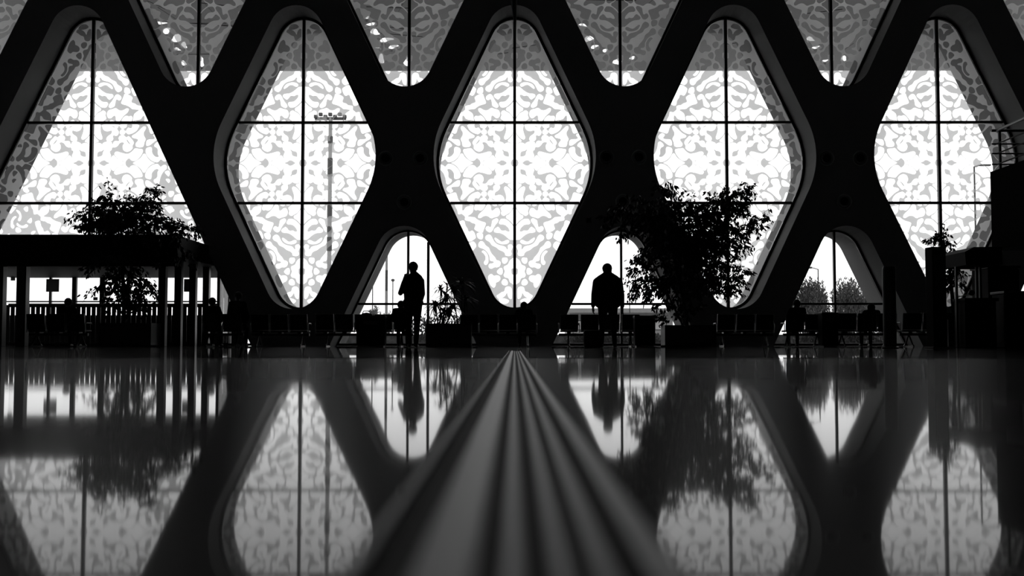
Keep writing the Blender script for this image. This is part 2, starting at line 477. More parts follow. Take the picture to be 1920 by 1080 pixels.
ISLAND = [
 ('b', [(525,84),(560,110),(590,120),(625,150),(660,158),(710,145),(755,115),(768,84)]),
 ('b', [(660,415),(690,370),(700,300),(740,265),(800,250),(832,255),(832,320),(815,365),(770,388),(720,395),(680,425)]),
 ('b', [(888,84),(892,125),(910,160),(940,178),(985,180),(985,84)]),
 ('b', [(-12,558),(40,588),(82,640),(97,692),(66,668),(24,612)]),
 ('b', [(388,983),(430,1003),(484,1036),(440,1032),(398,1002)]),
 ('a', [(1210,905),(1245,930),(1252,965),(1210,985),(1180,1010),(1170,1070),(1040,1070),(1050,990),(1090,975),(1140,990),(1175,950),(1190,920)]),
 ('e', [(748,500),(745,540),(752,580),(794,580),(794,500)]),
]
PCX, PCZ = 962.5, 306.6


def smooth_loop(pts, sub=3):
    out = []; n = len(pts)
    for i in range(n):
        p0, p1, p2, p3 = (Vector(pts[(i + j) % n]) for j in (-1, 0, 1, 2))
        long_straight = (p2 - p1).length > 0.9
        for s in range(sub):
            t = s / sub
            if long_straight and s: continue
            q = 0.5 * ((2 * p1) + (p2 - p0) * t + (2 * p0 - 5 * p1 + 4 * p2 - p3) * t * t + (3 * p1 - p0 - 3 * p2 + p3) * t ** 3)
            if long_straight: q = p1
            out.append((q.x, q.y))
    return out


c0 = P(PCX, PCZ, YG)


def traced(lst):
    res = []
    for key, pts in lst:
        ox, oy, sc = TR[key]
        q = []
        for zx, zy in pts:
            w = P(ox + zx / sc, oy + zy / sc, YG)
            q.append((min(w.x - c0.x, 0.03), min(w.z - c0.z, 0.03)))
        loop = smooth_loop(q)
        res.append([(x, z) for x, z in loop])
    return res


def four(loops):
    out = []
    for lp in loops:
        for sx in (1, -1):
            for sz in (1, -1):
                out.append([(x * sx, z * sz) for x, z in lp])
    return out


Q_CLEAR, Q_ISLE = traced(CLEAR), traced(ISLAND)
clear_loops, isle_loops = four(Q_CLEAR), four(Q_ISLE)


def bbox(lp):
    a = np.asarray(lp); return a[:, 0].min(), a[:, 0].max(), a[:, 1].min(), a[:, 1].max()


def frit_mesh(name, poly, clears, isles):
    bx = bbox(poly)
    def near(l):
        b = bbox(l); return b[1] > bx[0] and b[0] < bx[1] and b[3] > bx[2] and b[2] < bx[3]
    cl = [l for l in clears if near(l)]; il = [l for l in isles if near(l)]
    V, T, Cn = cdt([poly] + cl + il)
    inside = inpoly(Cn, poly)
    hole = np.zeros(len(Cn), bool)
    for l in cl: hole |= inpoly(Cn, l)
    for l in il: hole &= ~inpoly(Cn, l)
    k = inside & ~hole
    T = T[k]; used = np.unique(T); remap = -np.ones(len(V), int); remap[used] = np.arange(len(used))
    mb = MB(); mb.add([(p[0], -0.014, p[1]) for p in V[used]], remap[T].tolist())
    me = bpy.data.meshes.new(name); me.from_pydata(mb.v, [], mb.f); me.materials.append(MAT['white_print'])
    return me


def pane_mesh(name, poly):
    return MB().prism(poly, 'y', -0.011, 0.011).mesh(name, 'clear_glass')


def ring_mesh(outer, inner, y0, y1, zmin=None):
    mb = MB(); n = len(outer)
    for i in range(n):
        j = (i + 1) % n
        a, b, c, d = outer[i], outer[j], inner[j], inner[i]
        if zmin is not None and max(a[1], b[1], c[1], d[1]) < zmin: continue
        if zmin is not None: a, b, c, d = [(p[0], max(p[1], zmin)) for p in (a, b, c, d)]
        mb.add([(p[0], y, p[1]) for y in (y0, y1) for p in (a, b, c, d)],
               [(0, 1, 2, 3), (7, 6, 5, 4), (3, 2, 6, 7), (0, 4, 5, 1)])
    return mb.mesh('frame', 'black_frame')


MW = 0.046                       # half width of the mullions
FRW = 0.085
ZR1, ZR2 = 5.73, 3.66
zr1 = (HC + (ZR1 - HC) * S) - ZD; zr2 = (HC + (ZR2 - HC) * S) - ZD
BIG = 50.0
out_d, in_d = diamond(), diamond(FRW)
frame_d = ring_mesh(out_d, in_d, -0.09, 0.09)
vm_d = MB().cbox(-MW, MW, -0.09, 0.05, bbox(in_d)[2], bbox(in_d)[3], .006).mesh('vertical_mullion', 'black_frame')


def bar_mesh(poly, z):
    b = bbox(clip(poly, -BIG, BIG, z - .01, z + .01))
    return MB().cbox(b[0], b[1], -0.075, 0.045, z - MW * .85, z + MW * .85, .006).mesh('horizontal_mullion', 'black_frame')


bars_d = [bar_mesh(in_d, zr1), bar_mesh(in_d, zr2)]
panes_d = []
for x0, x1 in ((-BIG, -MW), (MW, BIG)):
    for z0, z1 in ((zr1 + MW, BIG), (zr2 + MW, zr1 - MW), (-BIG, zr2 - MW)):
        poly = clip(in_d, x0, x1, z0, z1)
        panes_d.append((pane_mesh('pane', poly), frit_mesh('printed_pattern', poly, clear_loops, isle_loops)))
wn = 0


def new_window(x, z, label):
    global wn
    wn += 1
    return tag(empty('window_%d' % wn, (x, YG, z)), label, 'window', kind='structure')


def diamond_window(x, z, label):
    w = new_window(x, z, label)
    link('frame', frame_d, w); link('vertical_mullion', vm_d, w)
    for b in bars_d: link('horizontal_mullion', b, w)
    for pm, fm in panes_d:
        p = link('pane', pm, w); link('printed_pattern', fm, p)
    return w


DL = {-3: 'diamond window hidden at the far left end of the lattice wall', -1: 'diamond window right of the vestibule with a floodlight mast behind it',
      0: 'middle diamond window straight above the floor strip', 1: 'diamond window with the big leafy tree in front',
      2: 'rightmost diamond window beside the mezzanine railing', 3: 'diamond window hidden behind the mezzanine'}
for k in range(-3, 4):
    if k != tri_k: diamond_window(k * SP, ZD, DL[k])
VL = {-2.5: 'upper window cut by the left edge of the photo', -1.5: 'upper diamond window above the leaning strut right of the triangular window',
      -.5: 'upper diamond window just left of the hanging spire', .5: 'upper diamond window just right of the hanging spire',
      1.5: 'upper diamond window between the tree window and the rightmost diamond', 2.5: 'upper window cut by the top right corner'}
for k in VK: diamond_window(k * SP, ZV, VL[k])

# clear arched windows at floor level
AL = {-.5: 'clear arched window behind the man on the phone', .5: 'clear arched window behind the broad man in a jacket',
      1.5: 'clear arched window showing two round trees outside', 2.5: 'clear arched window behind the dark booth at the right edge'}
in_a = diamond(.06)
zrail = PZ(570, YG) - ZA
zfl = -ZA + 0.004
for k in (-.5, .5, 1.5, 2.5):
    w = new_window(k * SP, ZA, AL[k])
    link('frame', ring_mesh(diamond(), in_a, -0.07, 0.07, zfl), w)
    cl = clip(in_a, -BIG, BIG, zfl, BIG); bb = bbox(cl)
    MB().cbox(-.036, .036, -.07, .045, zfl, bb[3], .006).build('vertical_mullion', 'black_frame', w)
    b = bbox(clip(in_a, -BIG, BIG, zrail - .01, zrail + .01))
    MB().cbox(b[0], b[1], -.07, .045, zrail - .035, zrail + .035, .006).build('horizontal_mullion', 'black_frame', w)
    b0 = bbox(clip(in_a, -BIG, BIG, zfl, zfl + .02))
    MB().cbox(b0[0], b0[1], -.07, .07, zfl, zfl + .08, .006).build('sill_rail', 'black_frame', w)
    cols = [(-BIG, -.036), (.036, BIG)]
    if k == -.5:
        xm = PX(802.5, YG) - k * SP
        zt = bbox(clip(in_a, xm - .01, xm + .01, -BIG, BIG))[3]
        MB().cbox(xm - .04, xm + .04, -.07, .045, zfl, zt, .006).build('vertical_mullion', 'black_frame', w)
        cols = [(-BIG, -.036), (.036, xm - .04), (xm + .04, BIG)]
    for x0, x1 in cols:
        for z0, z1 in ((zfl + .08, zrail - .035), (zrail + .035, BIG)):
            link('pane', pane_mesh('pane', clip(in_a, x0, x1, z0, z1)), w)

# triangular window over the entrance vestibule: the print goes on sideways
ROOF_B, ROOF_T = 2.5, 3.1
VX0, VX1 = -SP * 2 - 5.0, -9.35 * 1.0
ext_clear = list(clear_loops); ext_isle = list(isle_loops)
taken = [np.asarray(l) for l in clear_loops if bbox(l)[3] > -3.6 and bbox(l)[2] < 1.2]
in_t = tri_opening(FRW)
tb = [(-BIG, -MW), (MW, BIG)]
hwid = 2 * 1.95 * S
cands = []
for dx, dz, fz in ((hwid, 0, 1), (-hwid, 0, 1), (hwid / 2, -1.35 * S, -1), (-hwid / 2, -1.35 * S, -1)):
    for l in clear_loops:
        cands.append([(x + dx, z * fz + dz) for x, z in l])
for c in cands:
    a = np.asarray(c); b = bbox(c)
    if b[2] > 0.5 or b[3] < -4.0 or (b[1] - b[0]) > 2.2: continue
    if any(inpoly(a, t).any() or inpoly(t, a).any() for t in taken): continue
    taken.append(a); ext_clear.append(c)
small = [np.asarray(l) for l in Q_CLEAR if max(bbox(l)[1] - bbox(l)[0], bbox(l)[3] - bbox(l)[2]) < 1.15]
rnd = random.Random(3)
tarr = np.array(in_t)
tbb = [bbox(t) for t in taken]
for tr_ in range(1100):
    l = rnd.choice(small); l = l - l.mean(axis=0); a = rnd.choice((0, .8, 1.6, 2.4, 3.1, 4.0))
    l = l @ np.array([[math.cos(a), -math.sin(a)], [math.sin(a), math.cos(a)]]) * rnd.uniform(.7, 1.05)
    sx = rnd.uniform(1.6, 5.2); cz = rnd.uniform(-3.6, .8)
    c = l + np.array([sx, cz])
    big = (c - c.mean(axis=0)) * 1.12 + c.mean(axis=0)
    bb_ = bbox(big)
    if any(q[1] > bb_[0] and q[0] < bb_[1] and q[3] > bb_[2] and q[2] < bb_[3] and (inpoly(big, t).any() or inpoly(t, big).any()) for t, q in zip(taken, tbb)): continue
    taken += [c, c * np.array([-1, 1])]; tbb += [bbox(c), bbox(c * np.array([-1, 1]))]; ext_clear += [c.tolist(), (c * np.array([-1, 1])).tolist()]
w = new_window(tri_k * SP, ZD, 'wide triangular window above the entrance vestibule roof')
zroof = ROOF_T - ZD
link('frame', ring_mesh(tri_opening(), in_t, -0.09, 0.09, -ZD + .004), w)
MB().cbox(-MW, MW, -.09, .05, zroof, bbox(in_t)[3], .006).build('vertical_mullion', 'black_frame', w)
link('horizontal_mullion', bar_mesh(in_t, zr1), w); link('horizontal_mullion', bar_mesh(in_t, zr2), w)
link('horizontal_mullion', bar_mesh(in_t, zroof + .03), w)
for x0, x1 in tb:
    for z0, z1 in ((zr1 + MW, BIG), (zr2 + MW, zr1 - MW), (zroof + .06, zr2 - MW)):
        poly = clip(in_t, x0, x1, z0, z1)
        p = link('pane', pane_mesh('pane', poly), w); link('printed_pattern', frit_mesh('printed_pattern', poly, ext_clear, ext_isle), p)
link('pane', pane_mesh('pane', clip(in_t, VX1 + .12 + 2 * SP, BIG, -ZD + .02, zroof)), w)

# ------------------------------------------------------------------ outside
tag(MB().box(-160, 160, YO, 420, -0.30, -0.02).build('ground', 'outdoor_ground'), 'pale paved forecourt outside the windows', 'ground', kind='structure')
ZC = PZ(133, 47.5)
cn = tag(empty('canopy', (0, YO, ZC)), 'grey canopy roof sheltering the outside of the facade', 'canopy', kind='structure')
GLINTS = [(303, 46, 8, 5), (312, 60, 7, 6), (331, 75, 9, 7), (345, 87, 5, 6), (333, 95, 6, 4), (318, 110, 5, 8), (345, 121, 5, 5), (376, 118, 6, 8),
       (688, 36, 4, 4), (695, 48, 9, 4), (703, 63, 8, 6), (725, 77, 10, 6), (738, 90, 8, 5), (705, 92, 7, 3), (715, 113, 5, 8), (764, 118, 6, 8),
       (1093, 50, 8, 4), (1103, 76, 9, 6), (1115, 90, 6, 5), (1135, 97, 5, 4), (1158, 118, 6, 8), (1185, 111, 5, 4),
       (1520, 76, 7, 5), (1530, 91, 7, 4), (1548, 116, 5, 4), (1582, 112, 5, 5)]
glint_holes = []  # made-up openings cut through the canopy slab to imitate bright white glints
for px, py, rx, ry in GLINTS:
    lp = []; rx *= 1.3; ry *= 1.25
    for i in range(14):
        a = 2 * math.pi * i / 14; wob = 1 + .22 * math.sin(2 * a + px) + .14 * math.sin(3 * a + py)
        q = P(px + rx * wob * math.cos(a), py + ry * wob * math.sin(a), 1.0)
        t = (ZC - HC) / (q.z - HC)
        lp.append((q.x * t, t - YO))
    glint_holes.append(lp)
edge = [(-34, .01), (34, .01), (34, 47.5 - YO), (-34, 47.5 - YO)]
Vc, Tc, Cc = cdt([edge] + glint_holes)
kp = inpoly(Cc, edge)
for h_ in glint_holes: kp &= ~inpoly(Cc, h_)
mb = MB()
for z in (0, .12): mb.add([(p[0], p[1], z) for p in Vc], Tc[kp].tolist())
for lp in [edge] + glint_holes:
    for i in range(len(lp)):
        a, b = lp[i - 1], lp[i]
        mb.add([(a[0], a[1], 0), (b[0], b[1], 0), (b[0], b[1], .12), (a[0], a[1], .12)], [(0, 1, 2, 3)])
mb.build('canopy_slab', 'canopy', cn)
for i in range(46):
    x = random.uniform(-15, 15); y = random.uniform(.6, 9.5); a = random.uniform(-.5, .5) + random.choice((0, math.pi / 2)); L = random.uniform(.5, 1.8)
    z = random.uniform(-.30, -.02)
    MB().tube([(x, y, z), (x + L * math.cos(a), min(y + L * math.sin(a), 10.2), z + .02)], .014, 6).build('bracing_rod', 'rod', cn)

def outdoor_tree(px, pw, ytop, D, label, n=2600, seed=1, base=0.0):
    rnd = random.Random(seed)
    x = PX(px, D); zt = PZ(ytop, D); R = pw / 2 / F * D
    o = tag(empty('tree', (x, D, -.02)), label, 'tree', 'trees outside the windows')
    MB().tube([(0, 0, 0), (.03, 0, zt * .3), (-.02, 0, zt * .62)], [.09, .07, .03], 8).build('trunk', 'bark', o)
    mb = MB(); zc = zt * .58; hz = zt - zc
    for i in range(n):
        u, v = rnd.random() * 2 * math.pi, math.acos(rnd.uniform(-.9, 1)); q = rnd.random() ** .4
        lump = .84 + .16 * math.sin(3 * u + 2 * v + seed) + .06 * rnd.random()
        c = Vector((R * q * lump * math.sin(v) * math.cos(u), R * q * lump * math.sin(v) * math.sin(u), zc + hz * q * lump * math.cos(v)))
        d = Vector((rnd.gauss(0, .5), rnd.gauss(0, .5), 1)).normalized() * rnd.uniform(.12, .24)
        s = d.cross(Vector((rnd.gauss(0, 1), rnd.gauss(0, 1), rnd.gauss(0, .3)))).normalized() * .028
        mb.add([c, c + d * .5 + s, c + d, c + d * .5 - s], [(0, 1, 2, 3)])
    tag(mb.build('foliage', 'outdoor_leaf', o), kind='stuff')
    return o


outdoor_tree(1520, 86, 520, 52, 'round bushy tree left of the mullion in the right arched window', 5200, 3)
outdoor_tree(1592, 74, 521, 53, 'round bushy tree right of the mullion in the right arched window', 4600, 5)
outdoor_tree(1618, 40, 545, 58, 'smaller bushy tree at the right edge of the right arched window', 2000, 8)
outdoor_tree(702, 26, 572, 60, 'small round tree outside the arch left of the man on the phone', 900, 4)
outdoor_tree(728, 24, 582, 63, 'small tree behind the striped mast', 700, 9)


def hedge(px0, px1, ytop, D, label, seed, n=1500):
    rnd = random.Random(seed)
    x0, x1 = PX(px0, D), PX(px1, D); zt = PZ(ytop, D)
    mb = MB()
    for i in range(n):
        c = Vector((rnd.uniform(x0, x1), D + rnd.uniform(-.5, .5), rnd.uniform(0, zt * rnd.uniform(.75, 1))))
        d = Vector((rnd.gauss(0, .6), rnd.gauss(0, .6), 1)).normalized() * rnd.uniform(.08, .2)
        s = d.cross(Vector((rnd.gauss(0, 1), rnd.gauss(0, 1), .2))).normalized() * .035
        mb.add([c, c + d * .5 + s, c + d, c + d * .5 - s], [(0, 1, 2, 3)])
    tag(mb.build('hedge', 'outdoor_leaf'), label, 'hedge', 'hedges outside the arched windows', 'stuff')


hedge(1490, 1660, 580, 44, 'scrubby hedge outside the right arched window', 1, 4200)
hedge(1060, 1235, 628, 42, 'low scrub outside the arch behind the broad man', 2, 1500)
hedge(770, 870, 590, 43, 'loose shrubs outside the arch behind the man on the phone', 3, 1100)
tag(MB().box(PX(600, 40), PX(1700, 40), 39.2, 40.0, -.05, .10).build('gravel_bed', 'gravel'), 'pale gravel strip along the outside of the arches', 'gravel bed', kind='structure')

mat('rubble', 0.22, 0.9, spec=0.1, noise=0.85, nscale=5)
bw = tag(empty('boundary_wall', (0, 45.5, -.02)), 'low pale rubble wall running along behind the hedges', 'wall', kind='structure')
MB().box(PX(560, 45.5), PX(1700, 45.5), -.15, .15, 0, PZ(629, 45.5)).build('masonry', 'rubble', bw)
MB().cbox(PX(559, 45.5), PX(1701, 45.5), -.2, .2, PZ(629, 45.5), PZ(626.5, 45.5), .01).build('coping', 'facade_grey', bw)

# low building outside
D = 62
b = tag(empty('building', (PX(1165, D), D, -.02)), 'long low grey building outside the arch behind the broad man', 'building')
bx0, bx1 = PX(1068, D) - PX(1165, D), PX(1262, D) - PX(1165, D)
MB().box(bx0, bx1, 0, 6, 0, PZ(598, D)).build('wall', 'facade_grey', b)
MB().box(bx0 - .3, bx1 + .3, -.5, 6.3, PZ(586, D), PZ(578, D)).build('roof', 'facade_grey', b)
MB().box(bx0, bx1, .3, 6, PZ(598, D), PZ(586, D)).build('upper_wall', 'facade_grey', b)
for i in range(6):
    x = bx0 + .25 + i * (bx1 - bx0 - .4) / 6
    wd = MB().box(x, x + .72, -.04, .04, PZ(618, D), PZ(600, D)).build('window', 'black_frame', b)
    MB().box(x + .06, x + .66, -.06, -.03, PZ(617, D), PZ(601.5, D)).build('pane', 'white_paper', wd)

# masts and lamp posts outside
D = 58
m = tag(empty('striped_mast', (PX(724, D), D, -.02)), 'thick mast with light and dark bands outside the arch', 'mast')
zs = [PZ(y, D) for y in (655, 600, 585, 545, 506, 440, 400)]
zs[0] = 0
for i in range(len(zs) - 1):
    MB().tube([(0, 0, zs[i]), (0, 0, zs[i + 1])], .085 - .004 * i, 12).build('band', ['pole_dark', 'pole_light', 'pole_light', 'pole_dark', 'pole_light', 'pole_light'][i], m)
D = 75
m = tag(empty('floodlight_mast', (PX(616, D), D, -.02)), 'tall floodlight mast seen through the diamond right of the vestibule', 'mast')
MB().tube([(0, 0, 0), (0, 0, PZ(219, D))], [.17, .13], 10).build('pole', 'pole_light', m)
for i, (a, bb) in enumerate(((255, 268), (296, 330), (384, 408), (424, 436), (444, 470))):
    MB().tube([(0, 0, PZ(bb, D)), (0, 0, PZ(a, D))], .185, 10).build('dark_band', 'pole_dark', m)
zt = PZ(221, D)
MB().box(-1.1, 1.1, -.1, .1, zt - .12, zt + .06).build('crossbar', 'pole_dark', m)
for i in range(7):
    x = -1.02 + i * .34
    MB().cbox(x - .13, x + .13, -.25, .05, zt - .02 + (i % 2) * .16, zt + .2 + (i % 2) * .16, .03).build('floodlight', 'pole_dark', m)


def lamp(px, ytop, D, label, head=1, r=.035):
    o = tag(empty('street_lamp', (PX(px, D), D, -.02)), label, 'street lamp', 'lamp posts outside')
    z = PZ(ytop, D)
    MB().tube([(0, 0, 0), (0, 0, z)], [r * 1.3, r], 8).build('pole', 'pole_dark', o)
    if head:
        MB().tube([(0, 0, z - .02), (head * .25, 0, z + .06), (head * .5, 0, z + .08)], r * .8, 8).build('arm', 'pole_dark', o)
        MB().cbox(min(head * .35, head * .95), max(head * .35, head * .95), -.11, .11, z + .03, z + .13, .03).build('lamp_head', 'pole_dark', o)
    else:
        MB().lathe([(.02, -.02), (.1, .02), (.12, .1), (.05, .16)], (0, 0, z), 'z', 10).build('lamp_head', 'pole_dark', o)


lamp(698, 520, 66, 'thin lamp post left of the striped mast', 0, .03)
lamp(736, 527, 66, 'thin lamp post right of the striped mast', 0, .03)
lamp(1181, 535, 60, 'thin lamp post outside beside the broad man', -1, .025)
lamp(1536, 504, 60, 'street lamp above the round trees in the right arch', -1, .03)
lamp(1834, 312, 62, 'street lamp seen through the rightmost diamond window', 1, .05)

# ------------------------------------------------------------------ entrance vestibule on the left
vb = tag(empty('entrance_vestibule', (VX1, 29.4, 0)), 'dark flat-roofed entrance vestibule with glazed sides', 'vestibule', kind='structure')
VB = Vector((VX1, 29.4, 0))


def vpart(name, m, x0, x1, y0, y1, z0, z1, c=None):
    mb = MB()
    a = (x0 - VB.x, x1 - VB.x, y0 - VB.y, y1 - VB.y, z0, z1)
    mb.box(*a) if c is None else mb.cbox(*a, c)
    return mb.build(name, m, vb)


YV = 39.0                                             # far glazing line
vpart('roof', 'dark_panel', VX0, VX1, 29.6, YV + .3, ROOF_B, ROOF_T - .02)
vpart('fascia', 'dark_panel', VX0, VX1 + .02, 29.4, 29.6, PZ(499, 29.4), ROOF_T)
xs = -9.78
for d in (29.6, 31.0, 32.4, 33.8):
    vpart('post', 'black_metal', xs - .10, xs + .10, d - .11, d + .11, 0, ROOF_B, .012)
vpart('post', 'black_metal', PX(31, 29.8), PX(49, 29.8), 29.7, 29.95, 0, ROOF_B, .012)
vpart('post', 'black_metal', PX(-3, 29.8), PX(6, 29.8), 29.7, 29.95, 0, ROOF_B, .012)
# far glazing: posts, rails, panes
HZ = PZ(513, YV)
vpart('header', 'black_frame', VX0, xs, YV - .06, YV + .06, HZ, ROOF_B)
for a, b in ((91, 95), (134, 142), (186, 195), (237, 243)):
    vpart('mullion', 'black_frame', PX(a, YV), PX(b, YV), YV - .07, YV + .07, 0, HZ, .01)
vpart('handrail', 'black_frame', VX0, xs, YV - .2, YV - .12, PZ(567, YV), PZ(564.5, YV))
vpart('sill_rail', 'black_frame', VX0, xs, YV - .05, YV + .05, PZ(576, YV), PZ(569, YV))
vpart('dado', 'dark_panel', VX0, xs, YV - .04, YV + .04, 0, PZ(591, YV))
cuts = [VX0, PX(91, YV), PX(134, YV), PX(186, YV), PX(237, YV), xs]
for a, b in zip(cuts[:-1], cuts[1:]):
    p = MB().box(a + .09 - VB.x, b - .02 - VB.x, YV - .01 - VB.y, YV + .01 - VB.y, PZ(569, YV), HZ).build('pane', 'clear_glass', vb)
# picket railing inside
rl = tag(empty('picket_railing', (PX(100, 36.5), 36.5, 0)), 'black picket railing inside the vestibule', 'railing')
x0, x1 = VX0 + .4 - PX(100, 36.5), -10.2 - PX(100, 36.5)
MB().cbox(x0, x1, -.03, .03, 1.32, 1.40, .008).build('top_rail', 'black_metal', rl)
MB().cbox(x0, x1, -.02, .02, .10, .15, .006).build('bottom_rail', 'black_metal', rl)
n = 46
for i in range(n):
    x = x0 + .06 + (x1 - x0 - .12) * i / (n - 1)
    MB().box(x - .068, x + .068, -.012, .012, 0, 1.33).build('picket', 'black_metal', rl)
# far door on the right side wall of the vestibule
dr = tag(empty('door_1', (xs, 35.9, 0)), 'open glazed door at the end of the vestibule side wall', 'door', kind='structure')
MB().cbox(-.05, .05, -.75, -.63, 0, 2.42, .01).build('door_jamb', 'black_frame', dr)
MB().cbox(-.05, .05, .63, .75, 0, 2.42, .01).build('door_jamb', 'facade_grey', dr)
MB().cbox(-.05, .05, -.75, .75, 2.30, 2.42, .01).build('door_head', 'facade_grey', dr)
lf = MB().cbox(-.03, .03, -.62, -.50, .02, 2.28, .008).build('door_leaf', 'black_frame', dr)
MB().cbox(-.03, .03, .50, .62, .02, 2.28, .008).build('door_leaf_stile', 'black_frame', dr)
MB().box(-.008, .008, -.5, .5, .1, 2.2).build('pane', 'clear_glass', dr)
for (a, b_, c_, d_, nm, lab) in ((84, 108, 523, 547, 'poster', 'square dark poster on the vestibule glass left of the tree'),
                                 (343, 366, 523, 547, 'poster', 'square dark poster seen between the vestibule posts'),
                                 (173, 181, 557, 563, 'notice', 'small dark notice low on the vestibule glass'),
                                 (17, 25, 513, 526, 'notice', 'small dark notice high at the left edge of the photo')):
    o = tag(MB().cbox(PX(a, YV - .3) , PX(b_, YV - .3), YV - .30, YV - .27, PZ(d_, YV - .3), PZ(c_, YV - .3), .004).build(nm, 'poster'), lab, nm)

# ------------------------------------------------------------------ air nozzles on the lattice nodes


def nozzle(px, py, label):
    p = P(px, py, YF)
    o = tag(empty('air_nozzle', (p.x, YF, p.z)), label, 'air nozzle', 'round air nozzles on the lattice')
    MB().lathe([(.235, 0), (.235, -.012), (.225, -.02), (.205, -.02), (.20, -.006), (.20, 0)], (0, 0, 0), 'y', 28).build('flange', 'nozzle_paint', o, True)
    MB().lathe([(.198, 0), (.198, -.03), (.18, -.05), (.15, -.05), (.13, -.03), (.12, 0)], (0, 0, 0), 'y', 28).build('ring', 'lattice_plaster', o, True)
    MB().lathe([(.125, 0), (.125, -.035), (.09, -.045), (.085, -.02), (.04, -.008), (.002, -.008)], (0, 0, 0), 'y', 24).build('jet', 'joint_rubber', o, True)


for px, py, lab in ((723, 297, 'air nozzle beside the right corner of the floodlight mast window'), (788, 297, 'air nozzle beside the left corner of the middle diamond'),
                    (758, 379, 'lone air nozzle above the man on the phone'), (1137, 295, 'air nozzle beside the right corner of the middle diamond'),
                    (1198, 295, 'air nozzle beside the left corner of the tree window'), (1168, 378, 'lone air nozzle above the broad man, half behind leaves'),
                    (1550, 297, 'air nozzle beside the right corner of the tree window'), (1613, 297, 'air nozzle beside the left corner of the rightmost diamond'),
                    (1583, 378, 'lone air nozzle above the arch with the round trees')):
    nozzle(px, py, lab)
p = P(1104, 413, YF)
so = tag(empty('wall_box', (p.x, YF, p.z)), 'small square dark box on the strut right of the middle diamond', 'wall box')
MB().cbox(-.06, .06, -.05, 0, -.06, .06, .008).build('body', 'black_metal', so)
MB().cbox(-.04, .04, -.056, -.049, -.04, .04, .002).build('cover', 'joint_rubber', so)

# ------------------------------------------------------------------ hanging spire
D = 20.0
tip = P(966.5, 72, D)
sp = tag(empty('hanging_spire', tip), 'slim dark pointed pendant hanging above the middle diamond window', 'pendant')
zc_ = ZTOP - tip.z
MB().tube([(0, 0, 0), (-.004, 0, .18), (-.012, 0, .42), (-.022, 0, .72), (-.035, 0, 1.3), (-.035, 0, 1.7)], [.004, .016, .032, .05, .075, .03], 14).build('spindle', 'black_metal', sp, True)
MB().tube([(-.035, 0, 1.65), (-.035, 0, zc_)], .02, 8).build('rod', 'black_metal', sp)
MB().tube([(-.03, -.01, .32), (-.09, -.01, .75), (-.14, -.01, 1.4), (-.05, 0, 2.4)], .007, 6).build('cable', 'steel', sp)

# ------------------------------------------------------------------ beam seating
SEATW = 0.53
seat_me = MB().cbox(-.235, .235, -.02, .46, .40, .445, .018).mesh('seat', 'seat_shell')


def back_mesh():
    mb = MB()
    bm = bmesh.new(); bmesh.ops.create_cube(bm, size=1)
    for v in bm.verts: v.co = Vector((v.co.x * .47, v.co.y * .03, .66 + v.co.z * .43))
    bmesh.ops.subdivide_edges(bm, edges=bm.edges[:], cuts=3, use_grid_fill=True)
    for v in bm.verts:
        v.co.y += -.05 - (v.co.z - .44) * .16 + .9 * v.co.x ** 2 * .3
    bmesh.ops.bevel(bm, geom=[e for e in bm.edges if len(e.link_faces) == 2 and e.calc_face_angle(0) > 1.0], offset=.012, segments=1, affect='EDGES')
    mb.bm(bm)
    return mb.mesh('backrest', 'seat_shell')


back_me = back_mesh()
back_edge_me = MB().tube([(0, -.03, .42), (0, -.065, .62), (0, -.105, .885)], .009, 6).mesh('backrest_frame', 'steel')
arm_me = MB().tube([(0, 0, .38), (0, -.03, .60), (0, .02, .64), (0, .34, .64), (0, .38, .60)], .013, 8).mesh('armrest', 'steel')
leg_me = MB().tube([(0, -.18, .02), (0, -.1, .06), (0, .12, .30)], .022, 8).tube([(0, .5, .02), (0, .4, .06), (0, .18, .30)], .022, 8).tube([(0, -.2, .012), (0, .52, .012)], .012, 6).mesh('leg', 'black_metal')


def bench(px0, n, label, D=29.0, rz=0.0, arms=True, sw=SEATW):
    o = tag(empty('beam_bench', (PX(px0, D), D, 0), rz), label, 'bench', 'rows of beam seats along the windows')
    L = n * sw
    MB().cbox(0, L, .10, .20, .29, .36, .012).build('beam', 'black_metal', o)
    for i in range(n):
        x = (i + .5) * sw
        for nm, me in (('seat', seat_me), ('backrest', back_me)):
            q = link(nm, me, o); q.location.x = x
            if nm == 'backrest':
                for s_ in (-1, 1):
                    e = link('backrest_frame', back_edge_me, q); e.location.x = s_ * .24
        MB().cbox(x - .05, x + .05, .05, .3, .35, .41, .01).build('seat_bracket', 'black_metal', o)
    for i in range(n + 1):
        if arms:
            q = link('armrest', arm_me, o); q.location.x = i * sw
    for f in (.12, .88):
        q = link('leg', leg_me, o); q.location.x = L * f
    return o


bench(470, 3, 'bench of beam seats between the vestibule and the first arch', 29.4)
bench(591, 5, 'bench of beam seats in front of the arch with the striped mast', 29.0)
bench(862, 4, 'bench of beam seats under the middle diamond window', 29.4)
bench(1048, 4, 'bench of beam seats in front of the broad man\'s arch', 29.2, sw=.56)
bench(1343, 3, 'bench of beam seats right of the tree planter', 29.4)
bench(1471, 2, 'short bench with a person at the left foot of the right arch', 29.0)
bench(1568, 3, 'bench of beam seats under the round trees outside', 28.0)
bench(1690, 4, 'bench of beam seats left of the dark booth', 28.0)
bench(50, 3, 'bench of beam seats just inside the vestibule front', 28.6)
bench(380, 2, 'short bench beside the vestibule posts with seated people', 28.6)

# ------------------------------------------------------------------ litter bins


